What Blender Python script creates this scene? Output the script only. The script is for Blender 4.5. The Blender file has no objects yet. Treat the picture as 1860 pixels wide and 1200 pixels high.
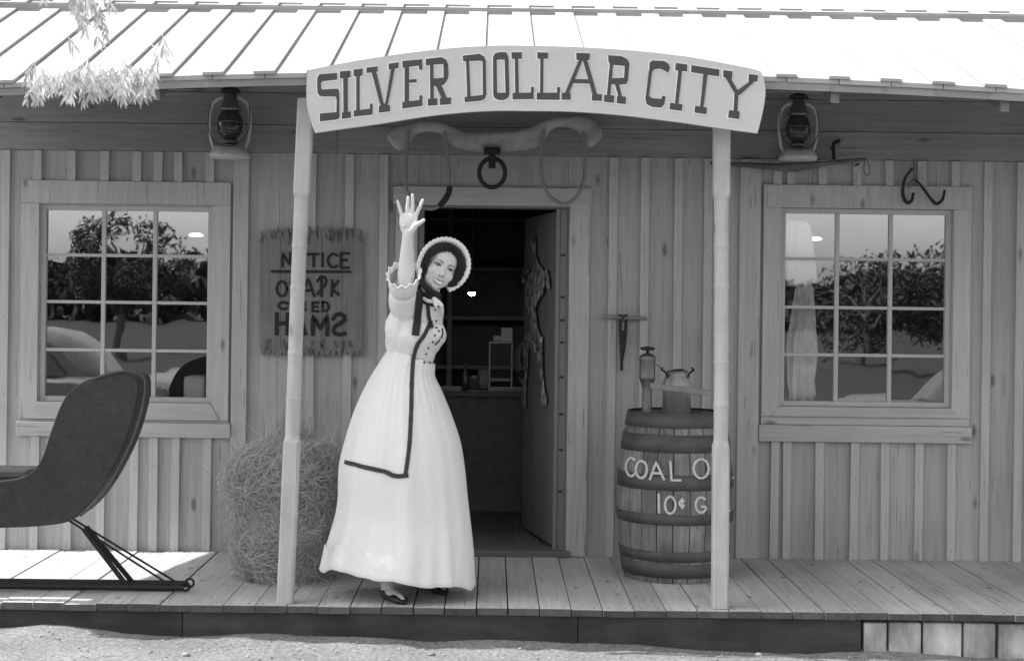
import bpy, bmesh, math, random
from mathutils import Vector, Matrix, noise as mnoise
from mathutils.bvhtree import BVHTree
from math import sin, cos, pi, radians
random.seed(7)
SC = bpy.context.scene
COL = SC.collection

# ------------------------------------------------------------------ camera
FPX, CX, CY, CAMY, CAMZ, ROLL = 2888.0, 895.0, 550.0, -9.1, 1.44, 0.0122
cd = bpy.data.cameras.new('camera'); cam = bpy.data.objects.new('camera', cd); COL.objects.link(cam)
cd.sensor_width = 36; cd.lens = 36 * FPX / 1860
cd.shift_x = (930 - CX) / 1860; cd.shift_y = -(600 - CY) / 1860
cd.clip_start = 0.05; cd.clip_end = 2000
cam.location = (0, CAMY, CAMZ); cam.rotation_euler = (pi / 2, -ROLL, 0)
SC.camera = cam

# ------------------------------------------------------------------ world, sun, exposure
SUN_EL, SUN_AZ = radians(60), radians(-1.2)         # sun stands to the left, along the porch
sdir = Vector((-cos(SUN_EL) * cos(SUN_AZ), -cos(SUN_EL) * sin(SUN_AZ), sin(SUN_EL)))
w = bpy.data.worlds.new('World'); SC.world = w; w.use_nodes = True
nt = w.node_tree; nt.nodes.clear()
out = nt.nodes.new('ShaderNodeOutputWorld'); bg = nt.nodes.new('ShaderNodeBackground')
sky = nt.nodes.new('ShaderNodeTexSky'); sky.sky_type = 'NISHITA'; sky.sun_disc = False
sky.sun_elevation = SUN_EL; sky.sun_rotation = radians(270) - SUN_AZ
sky.air_density = 1.0; sky.dust_density = 2.5; sky.ozone_density = 1.0
bw = nt.nodes.new('ShaderNodeRGBToBW')
nt.links.new(sky.outputs[0], bw.inputs[0]); nt.links.new(bw.outputs[0], bg.inputs[0])
nt.links.new(bg.outputs[0], out.inputs[0]); bg.inputs[1].default_value = 0.15
sd = bpy.data.lights.new('sun', 'SUN'); sun = bpy.data.objects.new('sun', sd); COL.objects.link(sun)
sd.energy = 2.3; sd.angle = radians(0.5); sd.color = (1, 1, 1)
sun.rotation_euler = (-sdir).to_track_quat('-Z', 'Y').to_euler(); sun.location = (-20, 0, 30)
SC.view_settings.view_transform = 'Standard'; SC.view_settings.look = 'None'
SC.view_settings.exposure = 1.55; SC.view_settings.gamma = 1.0

# ------------------------------------------------------------------ helpers
def P(px, py, Y):
    """world point seen at photograph pixel (px,py) on the plane at depth Y"""
    u_, v_ = px - CX, CY - py
    c, s = cos(ROLL), sin(ROLL)
    u, v = u_ * c - v_ * s, u_ * s + v_ * c
    Z = Y - CAMY
    return Vector((u * Z / FPX, Y, CAMZ + v * Z / FPX))
def PX(px, Y, py=600): return P(px, py, Y).x
def PZ(py, Y, px=895): return P(px, py, Y).z

def mat(name, col, rough=0.8, var=0.0, scale=(8, 8, 8), bump=0.0, island=0.0, metal=0.0, knots=0.0, detail=6, spec=0.3,
        coord='Object', crack=0.0, blotch=0.0, blotch_scale=1.3):
    m = bpy.data.materials.new(name); m.use_nodes = True; n = m.node_tree; N = n.nodes; L = n.links
    b = N['Principled BSDF']; b.inputs['Roughness'].default_value = rough; b.inputs['Metallic'].default_value = metal
    b.inputs['Specular IOR Level'].default_value = spec
    b.inputs['Base Color'].default_value = (col, col, col, 1)
    if var or bump or island or knots or blotch:
        tc = N.new('ShaderNodeTexCoord'); mp = N.new('ShaderNodeMapping'); mp.inputs['Scale'].default_value = scale
        L.new(tc.outputs[coord], mp.inputs[0])
        vec = mp.outputs[0]
        geo = None
        if island:
            geo = N.new('ShaderNodeNewGeometry')
            ad = N.new('ShaderNodeVectorMath'); ad.operation = 'MULTIPLY_ADD'
            cmb = N.new('ShaderNodeCombineXYZ')
            for i in range(3): L.new(geo.outputs['Random Per Island'], cmb.inputs[i])
            L.new(cmb.outputs[0], ad.inputs[0]); ad.inputs[1].default_value = (37, 53, 71); L.new(vec, ad.inputs[2])
            vec = ad.outputs[0]
        nz = N.new('ShaderNodeTexNoise'); nz.inputs['Scale'].default_value = 1; nz.inputs['Detail'].default_value = detail
        nz.inputs['Roughness'].default_value = 0.65; L.new(vec, nz.inputs['Vector'])
        mr = N.new('ShaderNodeMapRange'); mr.inputs[1].default_value = 0.25; mr.inputs[2].default_value = 0.75
        mr.inputs[3].default_value = 1 - var; mr.inputs[4].default_value = 1 + var; L.new(nz.outputs[0], mr.inputs[0])
        val = mr.outputs[0]
        if island:
            mi = N.new('ShaderNodeMapRange'); mi.inputs[3].default_value = 1 - island; mi.inputs[4].default_value = 1 + island
            L.new(geo.outputs['Random Per Island'], mi.inputs[0])
            mm = N.new('ShaderNodeMath'); mm.operation = 'MULTIPLY'; L.new(val, mm.inputs[0]); L.new(mi.outputs[0], mm.inputs[1]); val = mm.outputs[0]
        if blotch:
            n2 = N.new('ShaderNodeTexNoise'); n2.inputs['Scale'].default_value = blotch_scale; n2.inputs['Detail'].default_value = 4
            L.new(tc.outputs[coord], n2.inputs['Vector'])
            m2 = N.new('ShaderNodeMapRange'); m2.inputs[1].default_value = 0.3; m2.inputs[2].default_value = 0.7
            m2.inputs[3].default_value = 1 - blotch; m2.inputs[4].default_value = 1 + blotch; L.new(n2.outputs[0], m2.inputs[0])
            mm = N.new('ShaderNodeMath'); mm.operation = 'MULTIPLY'; L.new(val, mm.inputs[0]); L.new(m2.outputs[0], mm.inputs[1]); val = mm.outputs[0]
        if crack:
            mk = N.new('ShaderNodeMapping'); mk.inputs['Scale'].default_value = [q * (2.4 if q > 10 else .9) for q in scale]
            L.new(vec if island else tc.outputs[coord], mk.inputs[0])
            if island: mk.inputs['Scale'].default_value = (2.2, 2.2, 2.2)
            n3 = N.new('ShaderNodeTexNoise'); n3.inputs['Scale'].default_value = 1; n3.inputs['Detail'].default_value = 2; L.new(mk.outputs[0], n3.inputs['Vector'])
            m4 = N.new('ShaderNodeMapRange'); m4.inputs[1].default_value = 0.66; m4.inputs[2].default_value = 0.72
            m4.inputs[3].default_value = 1; m4.inputs[4].default_value = 1 - crack; L.new(n3.outputs[0], m4.inputs[0])
            mm = N.new('ShaderNodeMath'); mm.operation = 'MULTIPLY'; L.new(val, mm.inputs[0]); L.new(m4.outputs[0], mm.inputs[1]); val = mm.outputs[0]
        if knots:
            vo = N.new('ShaderNodeTexVoronoi'); mk = N.new('ShaderNodeMapping')
            k = [7, 7, 7]; ax = scale.index(min(scale)); k[ax] = 2.6; mk.inputs['Scale'].default_value = k
            L.new(tc.outputs[coord], mk.inputs[0]); L.new(mk.outputs[0], vo.inputs['Vector']); vo.inputs['Scale'].default_value = 1
            m3 = N.new('ShaderNodeMapRange'); m3.inputs[1].default_value = 0.05; m3.inputs[2].default_value = 0.13
            m3.inputs[3].default_value = 1 - knots; m3.inputs[4].default_value = 1; L.new(vo.outputs['Distance'], m3.inputs[0])
            mm = N.new('ShaderNodeMath'); mm.operation = 'MULTIPLY'; L.new(val, mm.inputs[0]); L.new(m3.outputs[0], mm.inputs[1]); val = mm.outputs[0]
        mc = N.new('ShaderNodeMath'); mc.operation = 'MULTIPLY'; mc.inputs[1].default_value = col; L.new(val, mc.inputs[0]); mc.use_clamp = True
        L.new(mc.outputs[0], b.inputs['Base Color'])
        if bump:
            bp = N.new('ShaderNodeBump'); bp.inputs['Strength'].default_value = bump; bp.inputs['Distance'].default_value = 0.01
            L.new(nz.outputs[0], bp.inputs['Height']); L.new(bp.outputs[0], b.inputs['Normal'])
    return m

class MB:
    """collects shapes, builds one mesh object"""
    def __init__(s): s.v = []; s.f = []; s.mi = []; s.cur = 0; s.sm = []
    def add(s, vs, fs, smooth=False):
        o = len(s.v); s.v += [tuple(v) for v in vs]
        for f in fs: s.f.append([i + o for i in f]); s.mi.append(s.cur); s.sm.append(smooth)
        return s
    def box(s, x0, x1, y0, y1, z0, z1):
        vs = [(x, y, z) for x in (x0, x1) for y in (y0, y1) for z in (z0, z1)]
        return s.add(vs, [(0, 1, 3, 2), (4, 6, 7, 5), (0, 4, 5, 1), (2, 3, 7, 6), (0, 2, 6, 4), (1, 5, 7, 3)])
    def prism(s, poly, y0, y1):
        """poly of (x,z), extruded from y0 to y1"""
        n = len(poly); vs = [(x, y0, z) for x, z in poly] + [(x, y1, z) for x, z in poly]
        fs = [list(range(n)), list(range(2 * n - 1, n - 1, -1))] + [(i, i + n, (i + 1) % n + n, (i + 1) % n) for i in range(n)]
        return s.add(vs, fs)
    def loft(s, rings, caps=True, smooth=True, closed=True):
        n = len(rings[0]); vs = [p for r in rings for p in r]; fs = []
        m = n if closed else n - 1
        for i in range(len(rings) - 1):
            for j in range(m):
                k = (j + 1) % n
                fs.append((i * n + j, i * n + k, (i + 1) * n + k, (i + 1) * n + j))
        s.add(vs, fs, smooth)
        if caps and closed:
            s.add(rings[0], [list(range(n))[::-1]]); s.add(rings[-1], [list(range(n))])
        return s
    def tube(s, pts, r, seg=8, caps=True, smooth=True):
        pts = [Vector(p) for p in pts]; n = len(pts)
        rs = r if isinstance(r, (list, tuple)) else [r] * n
        rings = []; up = None
        for i, p in enumerate(pts):
            t = (pts[min(i + 1, n - 1)] - pts[max(i - 1, 0)])
            if t.length < 1e-9: t = Vector((0, 0, 1))
            t.normalize()
            if up is None:
                up = Vector((0, 1, 0)) if abs(t.y) < 0.9 else Vector((1, 0, 0))
            a = t.cross(up).normalized(); b = t.cross(a).normalized(); up = -b if b.dot(up) < 0 else b
            up = a.cross(t).normalized()
            rings.append([p + (a * cos(2 * pi * k / seg) + up * sin(2 * pi * k / seg)) * rs[i] for k in range(seg)])
        return s.loft(rings, caps, smooth)
    def lathe(s, prof, c=(0, 0, 0), seg=28, axis='z', caps=True, M=None, smooth=True):
        rings = []
        for r, z in prof:
            r = max(r, 1e-4)
            ring = []
            for k in range(seg):
                a = 2 * pi * k / seg
                q = Vector((r * cos(a), r * sin(a), z)) if axis == 'z' else (Vector((r * cos(a), z, r * sin(a))) if axis == 'y' else Vector((z, r * cos(a), r * sin(a))))
                if M is not None: q = M @ q
                ring.append(q + Vector(c))
            rings.append(ring)
        return s.loft(rings, caps, smooth)
    def ball(s, c, r, seg=12, rings=8, M=None):
        c = Vector(c); r = Vector(r) if not isinstance(r, (int, float)) else Vector((r, r, r))
        R = []
        for i in range(rings + 1):
            a = pi * i / rings; a = min(max(a, 0.02), pi - 0.02)
            ring = []
            for k in range(seg):
                t = 2 * pi * k / seg
                q = Vector((r.x * sin(a) * cos(t), r.y * sin(a) * sin(t), r.z * cos(a)))
                if M is not None: q = M @ q
                ring.append(c + q)
            R.append(ring)
        return s.loft(R, True, True)
    def torus(s, c, R, r, axis='y', seg=28, tseg=8, sx=1, sz=1):
        pts = []
        for k in range(seg + 1):
            a = 2 * pi * k / seg
            q = (R * sx * cos(a), 0, R * sz * sin(a)) if axis == 'y' else ((R * sx * cos(a), R * sz * sin(a), 0) if axis == 'z' else (0, R * sx * cos(a), R * sz * sin(a)))
            pts.append(Vector(c) + Vector(q))
        return s.tube(pts, r, tseg, caps=False)
    def build(s, name, mats, parent=None, bevel=0, fix=True, subsurf=0):
        me = bpy.data.meshes.new(name)
        off = parent.matrix_basis.translation if parent is not None and parent.type == 'EMPTY' else Vector((0, 0, 0))
        if parent is not None and parent.type != 'EMPTY': off = Vector(parent.get('_o', (0, 0, 0)))
        me.from_pydata([Vector(v) - off for v in s.v], [], s.f)
        if not isinstance(mats, (list, tuple)): mats = [mats]
        for m in mats: me.materials.append(m)
        me.polygons.foreach_set('material_index', s.mi)
        me.polygons.foreach_set('use_smooth', s.sm)
        me.update()
        if fix:
            bm = bmesh.new(); bm.from_mesh(me); bmesh.ops.recalc_face_normals(bm, faces=bm.faces); bm.to_mesh(me); bm.free()
        o = bpy.data.objects.new(name, me); COL.objects.link(o)
        if parent is not None: o.parent = parent
        o['_o'] = tuple(off)
        if bevel:
            md = o.modifiers.new('b', 'BEVEL'); md.width = bevel; md.segments = 2; md.limit_method = 'ANGLE'; md.angle_limit = radians(40)
        if subsurf:
            md = o.modifiers.new('s', 'SUBSURF'); md.levels = subsurf; md.render_levels = subsurf
        return o

def tag(o, label=None, cat=None, group=None, kind=None):
    if label: o['label'] = label
    if cat: o['category'] = cat
    if group: o['group'] = group
    if kind: o['kind'] = kind
    return o
def empty(name, loc, label=None, cat=None, group=None):
    o = bpy.data.objects.new(name, None); COL.objects.link(o); o.location = loc; o.empty_display_size = 0.1
    return tag(o, label, cat, group)
def copy_tree(o, parent=None, loc=None):
    c = o.copy(); COL.objects.link(c)
    if parent is not None: c.parent = parent
    if loc is not None: c.location = loc
    for ch in [q for q in bpy.data.objects if q.parent == o]: copy_tree(ch, c)
    return c
def rnd(a, b): return random.uniform(a, b)
def arc(cx, cy, rx, ry, a0, a1, n=14):
    return [(cx + rx * cos(radians(a0 + (a1 - a0) * i / n)), cy - ry * sin(radians(a0 + (a1 - a0) * i / n))) for i in range(n + 1)]
def smoothpts(pts, k=4):
    """catmull-rom"""
    pts = [Vector(p) for p in pts]; out = []
    for i in range(len(pts) - 1):
        p0, p1, p2, p3 = pts[max(i - 1, 0)], pts[i], pts[i + 1], pts[min(i + 2, len(pts) - 1)]
        for j in range(k):
            t = j / k
            out.append(0.5 * ((2 * p1) + (-p0 + p2) * t + (2 * p0 - 5 * p1 + 4 * p2 - p3) * t * t + (-p0 + 3 * p1 - 3 * p2 + p3) * t ** 3))
    out.append(pts[-1]); return out
def lerp_table(tab, x):
    if x <= tab[0][0]: return tab[0][1]
    for (a, fa), (b, fb) in zip(tab, tab[1:]):
        if x <= b: return fa + (fb - fa) * (x - a) / (b - a)
    return tab[-1][1]
def sm_table(tab, x):
    """monotone-ish smooth interpolation"""
    if x <= tab[0][0]: return tab[0][1]
    for i, ((a, fa), (b, fb)) in enumerate(zip(tab, tab[1:])):
        if x <= b:
            t = (x - a) / (b - a)
            pa = tab[max(i - 1, 0)]; nb = tab[min(i + 2, len(tab) - 1)]
            ma = (fb - pa[1]) / (b - pa[0]) * (b - a); mb = (nb[1] - fa) / (nb[0] - a) * (b - a)
            return (2 * t ** 3 - 3 * t * t + 1) * fa + (t ** 3 - 2 * t * t + t) * ma + (-2 * t ** 3 + 3 * t * t) * fb + (t ** 3 - t * t) * mb
    return tab[-1][1]

# ------------------------------------------------------------------ materials
V = (38, 38, 1.6); H = (1.6, 38, 38); D = (38, 1.6, 38)
M = {}
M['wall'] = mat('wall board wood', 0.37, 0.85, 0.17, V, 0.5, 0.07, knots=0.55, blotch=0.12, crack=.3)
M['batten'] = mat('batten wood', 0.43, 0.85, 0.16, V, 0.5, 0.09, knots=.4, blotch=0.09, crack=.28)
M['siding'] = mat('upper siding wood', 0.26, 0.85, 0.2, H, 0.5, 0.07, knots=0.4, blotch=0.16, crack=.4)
M['trimv'] = mat('trim wood vertical', 0.43, 0.8, 0.15, V, 0.4, 0.05, knots=0.5, blotch=0.09, crack=.4)
M['trimh'] = mat('trim wood level', 0.42, 0.8, 0.15, H, 0.4, 0.05, knots=0.5, blotch=0.09, crack=.4)
M['sash'] = mat('sash paint', 0.45, 0.6, 0.06, (20, 20, 20), 0.1, 0.0)
M['deck'] = mat('deck planks', 0.42, 0.85, 0.18, D, 0.4, 0.13, knots=0.5, blotch=0.16, crack=.5)
M['end'] = mat('dark plank ends', 0.085, 0.95, 0.35, (18, 18, 18), 0.4, 0.3)
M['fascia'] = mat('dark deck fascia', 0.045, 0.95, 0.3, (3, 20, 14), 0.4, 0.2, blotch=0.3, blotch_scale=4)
M['block'] = mat('pale foundation stone', 0.38, 0.9, 0.45, (14, 14, 5), 0.7, 0.2, blotch=.35, blotch_scale=5)
M['post'] = mat('post wood', 0.46, 0.8, 0.13, (24, 24, 2.2), 0.6, 0.0, blotch=0.1, blotch_scale=6, knots=.45, crack=.35)
M['roof'] = mat('roof boards', 0.36, 0.7, 0.07, D, 0.1, 0.06, blotch=.05)
M['eave'] = mat('eave trim', 0.28, 0.8, 0.15, H, 0.2, 0.1)
M['sign'] = mat('sign board paint', 0.57, 0.7, 0.035, (2, 60, 60), 0.15, 0.0, blotch=0.03)
M['letter'] = mat('letter paint', 0.075, 0.7, 0.12, (25, 25, 25), 0.1)
M['halo'] = mat('letter edge paint', 0.88, 0.7)
M['dark_in'] = mat('dark interior', 0.10, 0.9, 0.25, (4, 4, 4), 0.1)
M['floor_in'] = mat('worn interior floor', 0.16, 0.8, 0.25, (20, 2, 20), 0.1, 0.2)
M['door'] = mat('door planks', 0.17, 0.8, 0.16, V, 0.3, 0.10, blotch=0.1)
M['jamb'] = mat('jamb wood', 0.19, 0.8, 0.1, V, 0.2, 0.05)
M['thresh'] = mat('threshold wood', 0.14, 0.8, 0.25, H, 0.3, 0.1)
M['iron'] = mat('black iron', 0.028, 0.55, 0.3, (30, 30, 30), 0.2, metal=0.3)
M['steel'] = mat('dull steel', 0.17, 0.42, 0.2, (30, 30, 30), 0.1, metal=0.75)
M['tin'] = mat('tinned steel', 0.30, 0.38, 0.3, (14, 14, 5), 0.1, metal=0.4)
M['lamp_tin'] = mat('lamp tin', 0.5, 0.4, 0.15, (14, 14, 14), 0.1, metal=0.15)
M['lamp_glass'] = mat('smoked globe glass', 0.03, 0.12, spec=0.6)
M['yoke'] = mat('worn yoke wood', 0.36, 0.8, 0.28, (6, 12, 12), 0.4, blotch=0.2, blotch_scale=9)
M['bow'] = mat('bent bow wood', 0.22, 0.7, 0.2, (30, 30, 5), 0.2)
M['notice'] = mat('weathered shake board', 0.19, 0.9, 0.2, (45, 45, 3), 0.5, blotch=0.15, blotch_scale=7)
M['char'] = mat('charred edge', 0.11, 0.95, 0.4, (50, 50, 8), 0.5)
M['paint_dk'] = mat('dark brushed paint', 0.03, 0.9, 0.3, (60, 60, 60), 0.2)
M['stave'] = mat('barrel stave wood', 0.18, 0.85, 0.4, (50, 50, 4), 0.5, 0.22, blotch=0.35, blotch_scale=6)
M['hoop'] = mat('barrel hoop iron', 0.095, 0.6, 0.35, (9, 9, 14), 0.2, metal=0.3)
M['chalk'] = mat('chalk white paint', 0.55, 0.9, 0.28, (70, 70, 70), 0.1)
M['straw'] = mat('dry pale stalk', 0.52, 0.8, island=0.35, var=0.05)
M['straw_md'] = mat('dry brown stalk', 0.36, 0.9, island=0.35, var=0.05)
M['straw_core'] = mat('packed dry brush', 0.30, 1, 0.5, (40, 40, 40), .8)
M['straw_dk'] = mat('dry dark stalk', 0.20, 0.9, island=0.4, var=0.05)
M['sleigh'] = mat('black sleigh paint', 0.036, 0.5, 0.3, (20, 20, 20), 0.15, blotch=.2, blotch_scale=3, crack=.3)
M['ground'] = None
M['leaf'] = mat('pale sunlit leaf', 0.85, 0.6, island=0.3, var=0.05)  # near-white base puts the glare of full sun into the leaf colour
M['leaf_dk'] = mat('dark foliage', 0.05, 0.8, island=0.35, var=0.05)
M['bark'] = mat('bark', 0.10, 0.95, 0.4, (12, 12, 3), 0.6)
M['skin'] = None
M['white'] = mat('white cotton', 0.85, 0.9, 0.03, (60, 60, 60), 0.12)
M['dress'] = mat('white dress cotton', 0.75, 0.9, 0.03, (90, 90, 30), 0.25)
M['panel'] = mat('pale printed cotton', 0.71, 0.9, 0.05, (50, 50, 50), 0.1)
M['ribbon'] = mat('dark ribbon', 0.045, 0.7, 0.1, (80, 80, 80), 0.1)
M['black'] = mat('soft black cloth', 0.03, 0.9, 0.2, (40, 40, 40), 0.2)
M['hair'] = mat('dark brown hair', 0.03, 0.45, 0.3, (20, 20, 20), 0.2, island=0.3)
M['shoe'] = mat('black shoe leather', 0.015, 0.35)
M['stocking'] = mat('pale stocking', 0.45, 0.8)
M['hide'] = mat('dried hide', 0.24, 0.9, 0.85, (26, 26, 12), 0.6, blotch=0.9, blotch_scale=20)
M['paper'] = mat('white card', 0.85, 0.6)
M['lace'] = mat('pale hanging cloth', 0.85, 0.9, 0.22, (30, 30, 9), 0.4)
def glassmat(name, refl, tint, hi=.9):
    m = bpy.data.materials.new(name); m.use_nodes = True; n = m.node_tree; N = n.nodes; L = n.links; N.clear()
    o = N.new('ShaderNodeOutputMaterial'); mx = N.new('ShaderNodeMixShader'); tr = N.new('ShaderNodeBsdfTransparent'); gl = N.new('ShaderNodeBsdfGlossy')
    tr.inputs[0].default_value = (tint, tint, tint, 1); gl.inputs['Roughness'].default_value = 0.012; gl.inputs[0].default_value = (.95, .95, .95, 1)
    fr = N.new('ShaderNodeLayerWeight'); fr.inputs[0].default_value = 0.3
    mr = N.new('ShaderNodeMapRange'); mr.inputs[3].default_value = refl; mr.inputs[4].default_value = hi; L.new(fr.outputs['Fresnel'], mr.inputs[0])
    tc = N.new('ShaderNodeTexCoord'); nz = N.new('ShaderNodeTexNoise'); nz.inputs['Scale'].default_value = 5; nz.inputs['Detail'].default_value = 1
    L.new(tc.outputs['Object'], nz.inputs['Vector'])
    bp = N.new('ShaderNodeBump'); bp.inputs['Strength'].default_value = 0.006; bp.inputs['Distance'].default_value = 0.05
    L.new(nz.outputs[0], bp.inputs['Height']); L.new(bp.outputs[0], gl.inputs['Normal'])
    L.new(mr.outputs[0], mx.inputs[0]); L.new(tr.outputs[0], mx.inputs[1]); L.new(gl.outputs[0], mx.inputs[2]); L.new(mx.outputs[0], o.inputs[0])
    return m
M['pane'] = glassmat('old window glass', 0.34, 0.97)
M['jar'] = glassmat('clear jar glass', 0.005, 0.97, .12)
def emis(name, s):
    m = bpy.data.materials.new(name); m.use_nodes = True; b = m.node_tree.nodes['Principled BSDF']
    b.inputs['Base Color'].default_value = (.8, .8, .8, 1); b.inputs['Emission Color'].default_value = (1, 1, 1, 1); b.inputs['Emission Strength'].default_value = s
    return m
M['bulb'] = emis('lit lamp', 0.9)

# gravel ground
g = bpy.data.materials.new('pale gravel ground'); g.use_nodes = True; n = g.node_tree; N = n.nodes; L = n.links; b = N['Principled BSDF']; b.inputs['Roughness'].default_value = 1
tc = N.new('ShaderNodeTexCoord'); n1 = N.new('ShaderNodeTexNoise'); n1.inputs['Scale'].default_value = 45; n1.inputs['Detail'].default_value = 8
n2 = N.new('ShaderNodeTexNoise'); n2.inputs['Scale'].default_value = 3; n2.inputs['Detail'].default_value = 5
L.new(tc.outputs['Object'], n1.inputs['Vector']); L.new(tc.outputs['Object'], n2.inputs['Vector'])
r1 = N.new('ShaderNodeMapRange'); r1.inputs[1].default_value = .3; r1.inputs[2].default_value = .7; r1.inputs[3].default_value = .12; r1.inputs[4].default_value = .25
L.new(n1.outputs[0], r1.inputs[0])
r2 = N.new('ShaderNodeMapRange'); r2.inputs[1].default_value = .3; r2.inputs[2].default_value = .7; r2.inputs[3].default_value = .8; r2.inputs[4].default_value = 1.1
L.new(n2.outputs[0], r2.inputs[0])
mm = N.new('ShaderNodeMath'); mm.operation = 'MULTIPLY'; L.new(r1.outputs[0], mm.inputs[0]); L.new(r2.outputs[0], mm.inputs[1]); L.new(mm.outputs[0], b.inputs['Base Color'])
bp = N.new('ShaderNodeBump'); bp.inputs['Strength'].default_value = .8; bp.inputs['Distance'].default_value = .02; L.new(n1.outputs[0], bp.inputs['Height']); L.new(bp.outputs[0], b.inputs['Normal'])
M['ground'] = g
M['grass'] = mat('rough grass', 0.028, 1, 0.4, (3, 3, 3), 0.5)

# ------------------------------------------------------------------ ground
def gz(x, y):
    base = -0.165 - 0.018 * x
    base = max(min(base, -0.05), -0.30)
    if y < -2.5: base -= min((-2.5 - y) * 0.05, 0.35)
    return base
mb = MB(); xs = [-300, -120, -50, -20, -10, -7] + [-5 + .1 * i for i in range(101)] + [6, 8, 12, 20, 50, 120, 300]
ys = [-300, -120, -50, -25, -15, -10, -7, -5, -4, -3.5] + [-3 + .06 * i for i in range(27)] + [-1, 2, 8, 20, 60, 200]
vs = []
for y in ys:
    for x in xs:
        z = gz(x, y)
        if -3.2 < y < -1.3 and abs(x) < 6: z += 0.034 * mnoise.noise(Vector((x * 2.2, y * 3, 0))) + 0.008 * mnoise.noise(Vector((x * 11, y * 11, 3)))
        vs.append((x, y, z))
nx = len(xs)
mb.add(vs, [(j * nx + i, j * nx + i + 1, (j + 1) * nx + i + 1, (j + 1) * nx + i) for j in range(len(ys) - 1) for i in range(nx - 1)], True)
tag(mb.build('ground', M['ground']), kind='structure')
mb = MB(); vs = []; gx = [-300, -60, -20, -10, 0, 10, 20, 60, 300]; gy = [-300, -100, -50, -25, -15, -10.5]
for y in gy:
    for x in gx: vs.append((x, y, gz(x, y) + 0.02))
mb.add(vs, [(j * 9 + i, j * 9 + i + 1, (j + 1) * 9 + i + 1, (j + 1) * 9 + i) for j in range(5) for i in range(8)])
tag(mb.build('lawn', M['grass']), kind='structure')

# scattered pebbles on the ground in front of the deck
mb = MB()
for i in range(380):
    x = rnd(-3, 3.4); y = rnd(-2.35, -1.66); r = rnd(.003, .010)
    if i % 60 == 0: r = .02
    mb.ball((x, y, gz(x, y) + .034 * mnoise.noise(Vector((x * 2.2, y * 3, 0))) + r * .2), (r, r * rnd(.7, 1), r * .6), 6, 4)
tag(mb.build('gravel', mat('pale pebbles', .26, .9, island=.35, var=.05)), kind='stuff', label='loose pale pebbles scattered in front of the deck', cat='gravel')
# ------------------------------------------------------------------ the storefront building
B = empty('storefront_building', (0, 0, 0), 'weathered board-and-batten storefront with open door, two paned windows and a porch under a pale roof', 'building')
BX0, BX1 = -3.35, 5.2            # ends of the building
DX0, DX1, DZ1 = PX(757, 0, 700), PX(1028, 0, 700), PZ(378, 0)          # doorway
WL = (PX(84, .03), PX(377, .03), PZ(721, .03, 300), PZ(384, .03, 300)) # left glass opening x0,x1,z0,z1
WR = (PX(1424, .03), PX(1715, .03), PZ(729, .03, 1560), PZ(389, .03, 1560))
opn = [(DX0, DX1, -.1, DZ1), (WL[0] - .03, WL[1] + .03, WL[2] - .03, WL[3] + .03), (WR[0] - .03, WR[1] + .03, WR[2] - .03, WR[3] + .03)]
ZS = PZ(283, 0)                  # where level siding starts
bat = [283, 320, 378, 562, 631, 694, 1109, 1168, 1228, 1283, 1407, 1431, 1489, 1551, 1609, 1669]
bat += [245, 186, 126, 66, 8, -52, -112, -172, -232, -292] + [1729 + 60 * i for i in range(12)]
batx = sorted(PX(p, 0, 700) for p in bat)
edges = sorted(set([BX0, BX1] + [b for b in batx if BX0 < b < BX1] + [PX(434, 0), PX(505, 0), PX(1364, 0)] + [o[0] for o in opn] + [o[1] for o in opn]))
mb = MB()
for a, b_ in zip(edges, edges[1:]):
    if b_ - a < .004: continue
    c = (a + b_) / 2; zr = [(-.12, ZS)]
    for o in opn:
        if o[0] < c < o[1]:
            nz = []
            for z0, z1 in zr:
                if z0 < o[2]: nz.append((z0, min(z1, o[2])))
                if z1 > o[3]: nz.append((max(z0, o[3]), z1))
            zr = nz
    for z0, z1 in zr:
        if z1 - z0 > .01: mb.box(a + .0008, b_ - .0008, rnd(0, .003), .03, z0, z1)
mb.build('wall', M['wall'], B)
# battens
hw = .0235
def wins(c): return [o for o in opn[1:] if o[0] - .10 < c < o[1] + .10]
for c in batx:
    if not (BX0 < c < BX1) or DX0 - .08 < c < DX1 + .1: continue
    segs = [(.0, ZS - .002)]
    ww = wins(c)
    if ww:
        o = ww[0]; top = (PZ(331, 0, 300) if o[0] < 0 else PZ(338, 0, 1550)); bot = (PZ(793, 0, 300) if o[0] < 0 else PZ(802, 0, 1550))
        segs = [(.0, bot - .002), (top + .002, ZS - .002)]
    for z0, z1 in segs:
        j = rnd(-.003, .003); t = rnd(-.004, .004)
        a = .022 + rnd(-.003, .003)
        mb = MB(); mb.prism([(c - hw + j, z0), (c + hw + j, z0), (c + hw + j + t, z1), (c - hw + j + t, z1)], -a, -.0005)
        mb.cur = 1; zn = z0 + .05
        while zn < z1 - .02: xn = c + j + t * .5 + rnd(-.006, .006); mb.box(xn - .0022, xn + .0022, -a - .0008, -a + .001, zn - .0024, zn + .0024); zn += .42 + rnd(-.03, .03)
        mb.build('batten', [M['batten'], M['iron']], B)
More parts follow.
